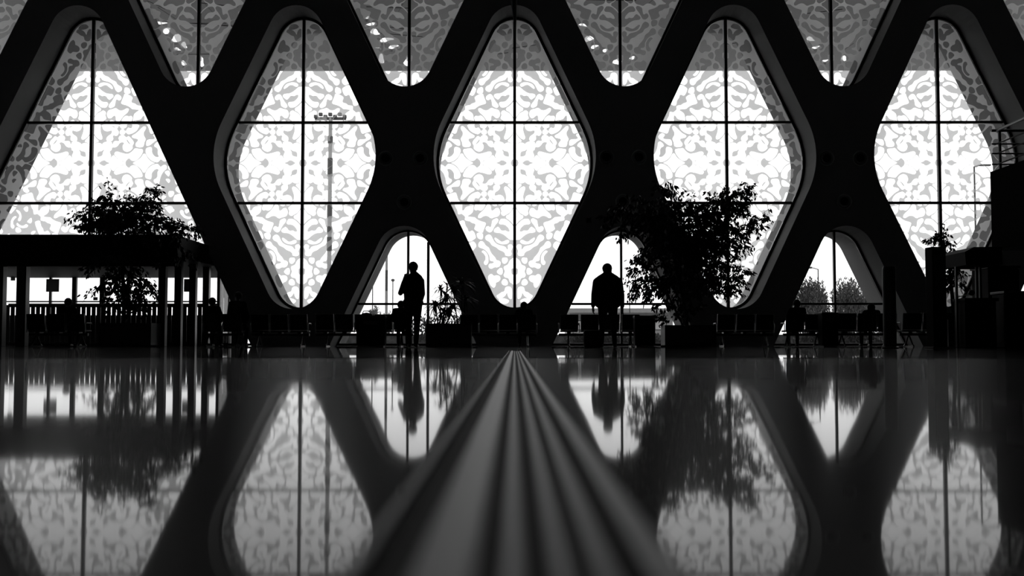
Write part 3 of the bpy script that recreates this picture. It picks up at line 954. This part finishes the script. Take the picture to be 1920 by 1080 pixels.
def bin_(px0, px1, ytop, D, label):
    x0, x1 = PX(px0, D), PX(px1, D); w = x1 - x0; h = PZ(ytop, D)
    o = tag(empty('litter_bin', ((x0 + x1) / 2, D, 0)), label, 'bin', 'dark floor-standing bins')
    MB().cbox(-w / 2, w / 2, -.2, .2, .03, h - .07, .015).build('body', 'dark_panel', o)
    MB().cbox(-w / 2 - .01, w / 2 + .01, -.21, .21, h - .065, h, .015).build('lid', 'black_metal', o)
    MB().box(-w / 2 + .04, w / 2 - .04, -.17, .17, 0, .03).build('plinth', 'black_metal', o)
    MB().cbox(-w / 4, w / 4, -.215, -.19, h - .22, h - .14, .004).build('flap', 'black_metal', o)


bin_(670, 723, 592, 28.0, 'wide dark bin at the right end of the striped mast bench')
bin_(1189, 1227, 592, 28.0, 'dark upright bin right of the broad man')
bin_(1538, 1568, 586, 27.6, 'dark upright bin left of the bench under the round trees')

# ------------------------------------------------------------------ people: one continuous remeshed body each


def capsule(mb, a, b, ra, rb, n=12):
    a, b = Vector(a), Vector(b)
    d = (b - a)
    if d.length < 1e-5: mb.ball(a, ra, n=n); return
    dn = d.normalized()
    pts, rs = [], []
    for t in (-.98, -.8, -.45, 0): pts.append(a + dn * ra * t); rs.append(ra * math.sqrt(max(1 - t * t, .01)))
    for t in (0, .45, .8, .98): pts.append(b + dn * rb * t); rs.append(rb * math.sqrt(max(1 - t * t, .01)))
    mb.tube(pts, rs, n)


def hand_prims(w, dirv, side, curl=.5):
    """palm, four fingers of unequal length and a thumb; w wrist, dirv pointing to the fingertips, side = thumb direction"""
    w = Vector(w); d = Vector(dirv).normalized(); s = Vector(side).normalized(); nrm = d.cross(s).normalized()
    pr = []
    for k in (-1, 0, 1):
        pr.append((w + s * .02 * k, w + d * .085 + s * .026 * k, .017, .015, 'skin'))
    for k, L in zip((1.5, .5, -.5, -1.5), (.068, .078, .072, .056)):
        a = w + d * .088 + s * .019 * k
        b = a + d * L * .55 + nrm * L * .25 * curl
        c = b + d * L * .35 + nrm * L * .55 * curl
        pr += [(a, b, .0100, .0092, 'skin'), (b, c, .0092, .0082, 'skin')]
    a = w + d * .025 + s * .03
    b = a + d * .035 + s * .025
    pr += [(a, b, .013, .011, 'skin'), (b, b + d * .035 + s * .006 + nrm * .01, .011, .009, 'skin')]
    return pr


def build_person(label, loc, prims, head, hair_c=None, rz=0.0, voxel=.012, hooded=False, hat=False):
    """prims: (a, b, ra, rb, material); head: (centre, facing angle, tilt)"""
    o_loc = Vector(loc)
    mb = MB()
    for a, b, ra, rb, m in prims: capsule(mb, a, b, ra, rb)
    hc, fa = Vector(head[0]), head[1]
    fx, fy = math.sin(fa), math.cos(fa)               # facing direction
    fwd = Vector((fx, fy, 0)); sd = Vector((fy, -fx, 0))
    extra = []
    def hball(off, r, sx, sz, m, n=16):
        c = hc + sd * off[0] + fwd * off[1] + Vector((0, 0, off[2]))
        mb.ball(c, r, sx, sx, sz, n); extra.append((c, c, r * max(sx, .8), r * max(sx, .8), m))
    hball((0, -.008, .025), .092, .98, 1.08, 'skin', 18)     # cranium
    hball((0, .022, -.045), .070, .95, 1.10, 'skin', 16)     # jaw
    hball((0, .098, -.02), .016, .9, 1.3, 'skin', 8)         # nose
    hball((0, .088, -.068), .018, 1.2, .5, 'skin', 8)        # mouth
    hball((0, .075, .025), .028, 1.5, .5, 'skin', 8)         # brow
    hball((.032, .086, .003), .010, 1, 1, 'skin', 8); hball((-.032, .086, .003), .010, 1, 1, 'skin', 8)
    hball((.090, -.005, -.012), .022, .55, 1.3, 'skin', 8); hball((-.090, -.005, -.012), .022, .55, 1.3, 'skin', 8)
    me = bpy.data.meshes.new('body_raw'); me.from_pydata(mb.v, [], mb.f)
    bm = bmesh.new(); bm.from_mesh(me); bmesh.ops.recalc_face_normals(bm, faces=bm.faces[:]); bm.to_mesh(me); bm.free()
    tmp = bpy.data.objects.new('tmp', me); C.objects.link(tmp)
    rm = tmp.modifiers.new('r', 'REMESH'); rm.mode = 'VOXEL'; rm.voxel_size = voxel
    sm = tmp.modifiers.new('s', 'SMOOTH'); sm.iterations = 3; sm.factor = .5
    dg = bpy.context.evaluated_depsgraph_get()
    res = bpy.data.meshes.new_from_object(tmp.evaluated_get(dg))
    bpy.data.objects.remove(tmp); bpy.data.meshes.remove(me)
    res.name = 'person'
    # material by nearest primitive
    names = ['skin', 'jacket', 'trousers', 'shoe', 'hair', 'bag']
    res.materials.clear()
    for nme in names: res.materials.append(MAT[nme])
    nf = len(res.polygons); cen = np.empty(nf * 3); res.polygons.foreach_get('center', cen); cen = cen.reshape(-1, 3)
    best = np.full(nf, 1e9); idx = np.zeros(nf, int)
    for a, b, ra, rb, m in list(prims) + extra:
        a = np.array(a); b = np.array(b); ab = b - a; L2 = max(ab @ ab, 1e-9)
        t = np.clip((cen - a) @ ab / L2, 0, 1)
        dd = np.linalg.norm(cen - (a + t[:, None] * ab), axis=1) - (ra + (rb - ra) * t)
        k = dd < best; best[k] = dd[k]; idx[k] = names.index(m)
    res.polygons.foreach_set('material_index', idx); res.polygons.foreach_set('use_smooth', np.ones(nf, bool))
    o = bpy.data.objects.new('person', res); C.objects.link(o)
    o.location = o_loc; o.rotation_euler.z = rz
    tag(o, label, 'person', 'people waiting in the hall')
    # hair: a cap of tufts over crown and nape
    rnd = random.Random(len(label))
    hb = MB()
    c = hc + Vector((0, 0, .030)) - fwd * .012
    hb2 = bmesh.new(); bmesh.ops.create_uvsphere(hb2, u_segments=22, v_segments=14, radius=.105)
    kill = []
    for v in hb2.verts:
        f = v.co.x * fx + v.co.y * fy
        if v.co.z < -.035 - .05 * (f < -.02) or (f > .045 and v.co.z < .045): kill.append(v)
        v.co = c + Vector((v.co.x * .97, v.co.y * 1.0, v.co.z * 1.06)) * (1 + rnd.uniform(-.02, .03))
    bmesh.ops.delete(hb2, geom=kill, context='VERTS')
    ext = bmesh.ops.solidify(hb2, geom=hb2.faces[:], thickness=.02)
    hb.bm(hb2)
    hb.build('hair', 'hair', o, True)
    return o


def standing(spread=.10, shoulder=.19, h=1.75, bulk=1.0, phone=None):
    """primitive list for a standing figure; x right, y forward (away from the camera), z up"""
    k = h / 1.75
    pr = []
    for s in (-1, 1):
        hip = (s * .095 * k, 0, .90 * k); kn = (s * (.095 + spread * .4) * k, .015, .49 * k); an = (s * (.09 + spread * .8) * k, -.01, .09 * k)
        pr += [(hip, kn, .098 * bulk * k, .068 * k, 'trousers'), (kn, an, .067 * k, .050 * k, 'trousers'),
               ((an[0], -.03, .045), (an[0] + s * .02, .16, .035), .042, .034, 'shoe')]
    for x in (-.06, 0, .06):
        pr.append(((x * k, 0, .90 * k), (x * 1.25 * k, 0, 1.16 * k), .115 * bulk * k, .115 * bulk * k, 'jacket'))
        pr.append(((x * 1.25 * k, 0, 1.16 * k), (x * 1.65 * k, .0, 1.36 * k), .115 * bulk * k, .10 * bulk * k, 'jacket'))
    pr.append(((-.14 * k, 0, .93 * k), (.14 * k, 0, .93 * k), .075 * bulk * k, .075 * bulk * k, 'jacket'))      # jacket hem
    pr.append(((-shoulder * k, 0, 1.40 * k), (shoulder * k, 0, 1.40 * k), .062 * bulk * k, .062 * bulk * k, 'jacket'))
    pr.append(((-.11 * k, 0, 1.44 * k), (.11 * k, 0, 1.44 * k), .05 * bulk * k, .05 * bulk * k, 'jacket'))
    pr.append(((0, 0, 1.42 * k), (0, .01, 1.56 * k), .062 * k, .056 * k, 'skin'))
    pr.append(((-.03, -.02, 1.475 * k), (.03, -.02, 1.475 * k), .062 * k, .062 * k, 'jacket'))                  # collar
    return pr


def arm(pr, sh, el, wr, hand_dir, thumb, bulk=1.0, curl=.5):
    pr += [(sh, el, .062 * bulk, .050 * bulk, 'jacket'), (el, wr, .050 * bulk, .036 * bulk, 'jacket')]
    pr += hand_prims(Vector(wr) + Vector(hand_dir).normalized() * .02, hand_dir, thumb, curl)


# man on the phone
D = 22.0
pr = standing(spread=-.03, shoulder=.15, h=1.755, bulk=1.04)
pr.append(((.03, 0, 1.54), (.13, 0, 1.44), .055, .065, 'jacket'))
pr.append(((-.02, 0, 1.52), (-.09, 0, 1.43), .045, .055, 'jacket'))
arm(pr, (.17, 0, 1.38), (.20, -.01, 1.11), (.15, .16, .96), (-.2, 1, -.1), (-.6, .3, 1), 1.05)
arm(pr, (-.155, 0, 1.36), (-.262, .02, 1.13), (-.20, .04, 1.37), (.36, .1, 1), (1, .4, -.2), 1.08, 1.0)
pr.append(((-.07, -.13, 1.10), (.07, -.13, 1.32), .05, .05, 'jacket'))
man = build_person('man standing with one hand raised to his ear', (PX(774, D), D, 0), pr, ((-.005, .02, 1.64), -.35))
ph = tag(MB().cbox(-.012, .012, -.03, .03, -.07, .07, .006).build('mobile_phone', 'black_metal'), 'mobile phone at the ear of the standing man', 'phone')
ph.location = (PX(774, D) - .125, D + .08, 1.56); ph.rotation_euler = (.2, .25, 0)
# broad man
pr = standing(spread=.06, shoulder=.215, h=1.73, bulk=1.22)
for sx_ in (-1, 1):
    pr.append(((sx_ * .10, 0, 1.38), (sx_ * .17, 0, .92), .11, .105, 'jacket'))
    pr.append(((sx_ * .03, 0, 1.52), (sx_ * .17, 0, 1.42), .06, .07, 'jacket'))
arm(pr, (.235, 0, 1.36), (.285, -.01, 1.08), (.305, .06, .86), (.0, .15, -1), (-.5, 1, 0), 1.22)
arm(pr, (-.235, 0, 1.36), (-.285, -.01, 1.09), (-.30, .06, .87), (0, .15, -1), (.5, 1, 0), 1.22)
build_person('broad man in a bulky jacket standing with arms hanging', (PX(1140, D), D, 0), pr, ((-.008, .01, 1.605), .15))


def seated(label, px, D, ytop, yaw=0.0, bulk=1.0, lean=0.0):
    zt = PZ(ytop, D); k = (zt - .44) / .83
    pr = []
    for s in (-1, 1):
        hip = (s * .09, .12, .53); kn = (s * .12, .52, .52); an = (s * .12, .50, .10)
        pr += [(hip, kn, .088 * bulk, .066, 'trousers'), (kn, an, .062, .048, 'trousers'), ((an[0], .47, .045), (an[0], .66, .035), .042, .034, 'shoe')]
        sh = (s * .175, .02 + lean * .5, .44 + .57 * k); el = (s * .25, .12 + lean * .4, .44 + .30 * k); wr = (s * .13, .36, .64)
        arm(pr, sh, el, wr, (-s * .3, 1, -.1), (-s, .2, .4), bulk)
    for x in (-.06, 0, .06):
        pr.append(((x, .08, .56), (x * 1.5, .03 + lean * .5, .44 + .53 * k), .125 * bulk, .105 * bulk, 'jacket'))
    pr.append(((-.16, .02 + lean * .5, .44 + .58 * k), (.16, .02 + lean * .5, .44 + .58 * k), .06 * bulk, .06 * bulk, 'jacket'))
    pr.append(((0, .02 + lean * .6, .44 + .58 * k), (0, .04 + lean * .8, .44 + .70 * k), .058, .054, 'skin'))
    build_person(label, (PX(px, D), D + .06, 0), pr, ((0, .05 + lean, zt - .115), yaw), voxel=.014)


seated('seated person beside the legs of the man on the phone', 751, 28.6, 565, .3, 1.0)
seated('seated person below the bottom tip of the middle diamond', 983, 29.4, 567, .5, .95)
seated('seated person at the left foot of the right arch', 1497, 29.0, 563, -.2, 1.05)
seated('seated person whose head shows above the bench under the round trees', 1637, 28.0, 570, .1, .95)
seated('seated person with rounded hair right of the vestibule posts', 395, 28.6, 559, .2, 1.0)
seated('seated person inside the vestibule front, left of the potted tree', 123, 28.6, 560, -.3, .95)
seated('bulky seated person leaning towards the vestibule posts', 443, 28.6, 548, -.9, 1.35)

# bag lying over the bench back, backpack
D = 28.75
o = tag(empty('travel_bag', (PX(682, D), D + .50, .445)), 'rounded travel bag standing on the seat beside the wide bin', 'bag')
MB().ball((0, 0, .24), .25, 1.0, .7, 1.0, 16).build('body', 'bag', o, True)
MB().tube([(-.12, 0, .44), (-.08, 0, .53), (.08, 0, .53), (.12, 0, .44)], .014, 6).build('handle', 'bag', o)
D = 21.7
o = tag(empty('holdall', (PX(1111, D), D, 0)), 'dark holdall on the floor at the broad man\'s left', 'bag')
MB().cbox(-.18, .18, -.12, .12, 0, .36, .05).build('body', 'bag', o)
MB().tube([(-.1, 0, .34), (-.07, 0, .56), (.07, 0, .56), (.1, 0, .34)], .014, 6).build('handle', 'bag', o)

# ------------------------------------------------------------------ indoor plants


def leaf(mb, c, d, L, W, rnd):
    d = d.normalized()
    s = d.cross(Vector((rnd.gauss(0, 1), rnd.gauss(0, 1), rnd.gauss(0, 1)))).normalized()
    n = d.cross(s)
    mb.add([c, c + d * L * .35 + s * W, c + d * L * .72 + s * W * .75 - n * L * .04, c + d * L - n * L * .10, c + d * L * .72 - s * W * .75 - n * L * .04, c + d * L * .35 - s * W],
           [(0, 1, 2, 5), (2, 3, 4, 5)] if False else [(0, 1, 2, 3), (0, 3, 4, 5)])


def planter(px0, px1, ytop, D, label, depth=.7):
    x0, x1 = PX(px0, D), PX(px1, D); h = PZ(ytop, D); w = (x1 - x0) / 2
    o = tag(empty('planter', ((x0 + x1) / 2, D, 0)), label, 'planter', 'dark box planters')
    mb = MB()
    for a in ((-w, w, -depth / 2, -depth / 2 + .05), (-w, w, depth / 2 - .05, depth / 2), (-w, -w + .05, -depth / 2 + .05, depth / 2 - .05), (w - .05, w, -depth / 2 + .05, depth / 2 - .05)):
        mb.box(*a, 0, h)
    mb.box(-w, w, -depth / 2, depth / 2, 0, .04)
    mb.build('box', 'planter', o)
    MB().box(-w + .05, w - .05, -depth / 2 + .05, depth / 2 - .05, .04, h - .06).build('soil', 'soil', o)
    return h - .06


def ficus(label, D, base, trunk, branches, clumps, seed, zbase, L=.13, dens=1.0):
    rnd = random.Random(seed)
    b0 = P(*base, D); b0.z = zbase
    o = tag(empty('potted_ficus', b0), label, 'potted tree', 'leafy indoor trees')
    pts = [Vector((0, 0, 0))] + [P(x, y, D) - b0 for x, y in trunk]
    rs = [.06 - .03 * i / max(len(pts) - 1, 1) for i in range(len(pts))]
    MB().tube(pts, rs, 8).build('trunk', 'bark', o, True)
    lf = MB(); 
    for br in branches:
        off = rnd.uniform(-.5, .5)
        q = [P(x, y, D) - b0 for x, y in br]
        for i, v in enumerate(q): v.y += off * i / max(len(q) - 1, 1)
        MB().tube(q, [.022 - .016 * i / max(len(q) - 1, 1) for i in range(len(q))], 6).build('branch', 'bark', o, True)
        for i in range(len(q) - 1):
            seg = q[i + 1] - q[i]; n = int(seg.length * 62 * dens)
            for j in range(n):
                t = rnd.random(); c = q[i] + seg * t + Vector((rnd.gauss(0, .07), rnd.gauss(0, .10), rnd.gauss(0, .06)))
                d = seg.normalized() * .5 + Vector((rnd.gauss(0, .55), rnd.gauss(0, .6), -.75 + rnd.gauss(0, .35)))
                leaf(lf, c, d, L * rnd.uniform(.7, 1.15), L * .20, rnd)
    for (x, y, rx, ry, n) in clumps:
        c0_ = P(x, y, D) - b0; sx, sz = rx / F * D, ry / F * D
        # twigs and leaf sprays
        for j in range(int(n / 14)):
            while True:
                u = Vector((rnd.uniform(-1, 1), rnd.uniform(-1, 1), rnd.uniform(-1, 1)))
                if u.length < 1: break
            c = c0_ + Vector((u.x * sx, u.y * min(sx, .8), u.z * sz))
            dv = Vector((u.x + rnd.gauss(0, .5), u.y, -.3 + rnd.gauss(0, .4))).normalized() * rnd.uniform(.18, .4)
            lf.tube([c, c + dv], .005, 3, False)
            for m_ in range(14):
                t = rnd.random(); pnt = c + dv * t + Vector((rnd.gauss(0, .025),) * 1 + (rnd.gauss(0, .03), rnd.gauss(0, .025)))
                d = dv.normalized() * .5 + Vector((rnd.gauss(0, .5), rnd.gauss(0, .5), -.7 + rnd.gauss(0, .3)))
                leaf(lf, pnt, d, L * rnd.uniform(.7, 1.15), L * .20, rnd)
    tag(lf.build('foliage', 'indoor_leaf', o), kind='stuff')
    return o


zs_ = planter(196, 292, 606, 29.0, 'dark planter holding the tree in front of the vestibule', .8)
ficus('leafy potted tree rising in front of the vestibule roof', 29.0, (232, 610), [(232, 560), (229, 500), (228, 440), (226, 405)],
      [[(228, 440), (214, 395), (206, 365), (203, 337)], [(228, 425), (252, 392), (276, 365), (290, 342)], [(228, 425), (185, 398), (145, 394), (110, 412)],
       [(225, 415), (195, 392), (160, 380)], [(228, 420), (270, 405), (305, 416), (330, 432)], [(280, 405), (320, 412), (350, 424), (372, 436)],
       [(228, 415), (240, 385), (246, 360)], [(230, 500), (200, 530), (164, 556)], [(230, 500), (212, 550), (204, 588)], [(232, 500), (262, 540), (268, 590)],
       [(232, 505), (278, 530), (290, 565)], [(229, 420), (170, 420), (148, 440)], [(232, 520), (240, 560), (236, 600)], [(228, 430), (290, 380), (300, 410)]],
      [(225, 398, 52, 26, 900), (190, 415, 42, 24, 600), (262, 400, 40, 32, 750), (240, 425, 80, 26, 1300), (350, 428, 24, 16, 260),
       (228, 545, 34, 34, 650), (262, 550, 30, 34, 420), (215, 500, 60, 25, 500), (330, 470, 40, 30, 300), (208, 372, 9, 26, 150), (278, 364, 12, 20, 150)], 11, zs_)
zs_ = planter(1243, 1338, 610, 28.6, 'dark planter holding the big tree on the right', .8)
ficus('big leafy tree spreading across the right diamond window', 28.6, (1288, 612), [(1284, 570), (1268, 500), (1255, 440), (1240, 400)],
      [[(1240, 400), (1245, 370), (1252, 340)], [(1258, 450), (1300, 410), (1345, 385), (1365, 345)], [(1345, 385), (1380, 365), (1412, 346)], [(1345, 400), (1390, 385), (1408, 368)],
       [(1300, 440), (1360, 430), (1415, 430), (1442, 400)], [(1300, 460), (1370, 445), (1418, 462)], [(1290, 500), (1350, 495), (1405, 510)], [(1290, 520), (1345, 530), (1372, 552), (1392, 542)],
       [(1284, 560), (1330, 540), (1342, 548)], [(1260, 470), (1215, 480), (1180, 490)], [(1268, 520), (1220, 525), (1182, 545)], [(1268, 530), (1230, 540), (1212, 565)],
       [(1245, 420), (1195, 400), (1150, 390)], [(1240, 410), (1190, 430), (1160, 450)], [(1260, 440), (1275, 390), (1290, 372)], [(1300, 430), (1330, 380), (1345, 360)]],
      [(1225, 400, 55, 40, 1300), (1265, 430, 50, 50, 1700), (1255, 490, 50, 60, 2000), (1310, 440, 36, 48, 1500), (1325, 490, 34, 50, 1500), (1340, 400, 22, 34, 550),
       (1370, 390, 28, 36, 800), (1360, 450, 30, 40, 650), (1370, 510, 28, 32, 420), (1350, 535, 24, 22, 260), (1250, 355, 12, 18, 180), (1385, 355, 22, 14, 220),
       (1412, 425, 20, 16, 150), (1428, 408, 14, 10, 110), (1195, 500, 14, 30, 200), (1205, 540, 26, 22, 300), (1270, 560, 40, 50, 900), (1170, 410, 30, 30, 350), (1284, 385, 22, 18, 240)], 23, zs_, dens=1.1)
zs_ = planter(1770, 1822, 600, 27.0, 'dark planter behind the sign pillar', .6)
ficus('small leafy tree behind the sign pillar', 27.0, (1790, 602), [(1786, 560), (1780, 500), (1766, 450)],
      [[(1770, 460), (1762, 440), (1757, 424)], [(1770, 455), (1752, 440), (1742, 448)], [(1772, 465), (1778, 455), (1786, 462)], [(1780, 500), (1790, 480), (1796, 470)],
       [(1782, 510), (1778, 530), (1784, 540)], [(1784, 520), (1798, 520), (1808, 512)], [(1770, 480), (1776, 500), (1774, 530)]],
      [(1762, 448, 14, 14, 150), (1780, 475, 16, 16, 220), (1784, 505, 16, 24, 260), (1798, 520, 14, 16, 120), (1776, 530, 12, 14, 90)], 31, zs_, L=.11)


def strap_plant(label, D, px, zbase, stems, seed):
    """cane plant with long strap leaves: stems = (px, py top, spread px, leaf count)"""
    rnd = random.Random(seed)
    b0 = Vector((PX(px, D), D, zbase))
    o = tag(empty('potted_dracaena', b0), label, 'potted plant', 'potted plants under the middle diamond')
    for (x, y, spd, n) in stems:
        top = P(x, y, D) - b0
        MB().tube([(top.x * .4, rnd.uniform(-.1, .1), 0), (top.x * .8, 0, top.z * .5), top], [.022, .018, .012], 6).build('cane', 'bark', o)
        lf = MB(); R = spd / F * D
        for i in range(int(n * 1.6)):
            a = rnd.random() * 2 * math.pi; el = rnd.uniform(.1, 1.3)
            L = R * rnd.uniform(.9, 1.6); w = .016 + .012 * rnd.random()
            h = Vector((math.cos(a), math.sin(a), 0)); sd = Vector((-h.y, h.x, 0)) * w
            pts = []
            for t in (0, .3, .6, .85, 1):
                pts.append(top + h * L * t * math.cos(el * (1 - .3 * t)) + Vector((0, 0, L * (t * math.sin(el) - .75 * t * t * (1.25 - .5 * math.sin(el))))))
            vs = []
            for t, q in zip((.6, 1, .9, .6, .05), pts): vs += [q + sd * t, q - sd * t]
            lf.add(vs, [(2 * j, 2 * j + 1, 2 * j + 3, 2 * j + 2) for j in range(4)])
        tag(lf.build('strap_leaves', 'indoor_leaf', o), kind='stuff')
    return o


zs_ = planter(800, 884, 607, 28.0, 'dark planter with strap-leaved plants left of the middle diamond tip', .6)
strap_plant('spiky strap-leaved plant against the right foot of the phone man\'s arch', 28.0, 824, zs_, [(826, 545, 22, 16), (818, 575, 22, 40), (840, 560, 24, 34), (848, 580, 24, 40), (832, 585, 20, 40), (838, 535, 18, 10)], 5)
strap_plant('tall strap-leaved plant in front of the dark strut', 28.0, 866, zs_, [(866, 535, 26, 26), (850, 540, 20, 16), (872, 565, 22, 24)], 6)

# ------------------------------------------------------------------ right side: pillars, kiosk, booth, mezzanine
D = 20.0
w = (PX(1770, D) - PX(1743, D)) / 2; h = PZ(464, D)
o = tag(empty('sign_pillar', (PX(1757, D), D, 0), .12), 'square dark sign pillar in front of the rightmost diamond', 'pillar')
MB().cbox(-w, w, -w, w, .03, h, .01).build('shaft', 'dark_panel', o)
MB().cbox(-w - .03, w + .03, -w - .03, w + .03, 0, .03, .006).build('base_plate', 'black_metal', o)
MB().cbox(-w + .03, w - .03, -w - .008, -w + .01, .9, 1.75, .003).build('display_panel', 'dark_glass', o)
D = 21.0
r = (PX(1681, D) - PX(1657, D)) / 2
o = tag(empty('round_post', (PX(1669, D), D, 0)), 'round glossy dark post right of the arch with the round trees', 'post')
MB().lathe([(r, .03), (r, 1.55), (r * .9, 1.6), (.01, 1.6)], (0, 0, 0), 'z', 24).build('shaft', 'dark_glass', o, False)
MB().lathe([(r + .04, 0), (r + .04, .02), (r + .01, .03)], (0, 0, 0), 'z', 24).build('base_plate', 'black_metal', o)

D = 24.0
o = tag(empty('kiosk', (PX(1830, D), D, 0)), 'small dark kiosk with a flat awning roof beside the mezzanine', 'kiosk')
X = lambda px, d=D: PX(px, d) - PX(1830, D)
zt, zb = PZ(467, D), PZ(500, D)
MB().prism([(X(1795), PZ(476, D)), (X(1812), zt), (X(1864), zt + .005), (X(1864), zb), (X(1797), zb)], 'y', -.5, .9).build('awning', 'dark_panel', o)
for a, b in ((1794, 1798), (1832, 1836), (1839, 1843)):
    MB().cbox(X(a), X(b), -.02, .04, 0, zb, .006).build('post', 'black_metal', o)
MB().cbox(X(1797), X(1860), -.4, .3, PZ(566, D), PZ(560, D), .01).build('counter_top', 'dark_panel', o)
MB().cbox(X(1800), X(1858), -.3, .28, 0, PZ(566, D), .01).build('counter', 'dark_panel', o)
MB().tube([(X(1797), .0, PZ(557, D)), (X(1824), 0, PZ(551, D))], .012, 6).build('lamp_arm', 'steel', o)
MB().ball((X(1824), 0, PZ(549, D)), .075, 1, 1, .9, 12).build('lamp_head', 'black_metal', o, True)

D = 25.2
o = tag(empty('booth', (PX(1870, D), D, 0)), 'tall dark service booth under the mezzanine corner', 'booth')
X = lambda px: PX(px, D) - PX(1870, D)
MB().cbox(X(1845), X(1903), -.3, .6, 0, PZ(505, D), .02).build('body', 'dark_panel', o)
MB().cbox(X(1843), X(1905), -.34, .64, PZ(505, D), PZ(500, D), .012).build('cornice', 'black_metal', o)
MB().cbox(X(1852), X(1897), -.315, -.29, 1.0, 1.55, .004).build('window_panel', 'dark_glass', o)
D = 24.0
o = tag(empty('counter', (PX(1900, D), D, 0)), 'long dark counter at the right edge of the photo', 'counter')
MB().cbox(PX(1873, D) - PX(1900, D), 3.2, -.3, .3, 0, PZ(552, D), .02).build('body', 'dark_panel', o)
MB().cbox(PX(1871, D) - PX(1900, D), 3.25, -.36, .34, PZ(552, D), PZ(547, D), .012).build('worktop', 'black_metal', o)

MXL, MY1, MY0 = PX(1864, 26.0), 26.0, 8.0
ZS = PZ(323, 26.0)
mz = tag(empty('mezzanine', (MXL, MY1, 0)), 'dark mezzanine gallery with a tube railing at upper right', 'mezzanine', kind='structure')
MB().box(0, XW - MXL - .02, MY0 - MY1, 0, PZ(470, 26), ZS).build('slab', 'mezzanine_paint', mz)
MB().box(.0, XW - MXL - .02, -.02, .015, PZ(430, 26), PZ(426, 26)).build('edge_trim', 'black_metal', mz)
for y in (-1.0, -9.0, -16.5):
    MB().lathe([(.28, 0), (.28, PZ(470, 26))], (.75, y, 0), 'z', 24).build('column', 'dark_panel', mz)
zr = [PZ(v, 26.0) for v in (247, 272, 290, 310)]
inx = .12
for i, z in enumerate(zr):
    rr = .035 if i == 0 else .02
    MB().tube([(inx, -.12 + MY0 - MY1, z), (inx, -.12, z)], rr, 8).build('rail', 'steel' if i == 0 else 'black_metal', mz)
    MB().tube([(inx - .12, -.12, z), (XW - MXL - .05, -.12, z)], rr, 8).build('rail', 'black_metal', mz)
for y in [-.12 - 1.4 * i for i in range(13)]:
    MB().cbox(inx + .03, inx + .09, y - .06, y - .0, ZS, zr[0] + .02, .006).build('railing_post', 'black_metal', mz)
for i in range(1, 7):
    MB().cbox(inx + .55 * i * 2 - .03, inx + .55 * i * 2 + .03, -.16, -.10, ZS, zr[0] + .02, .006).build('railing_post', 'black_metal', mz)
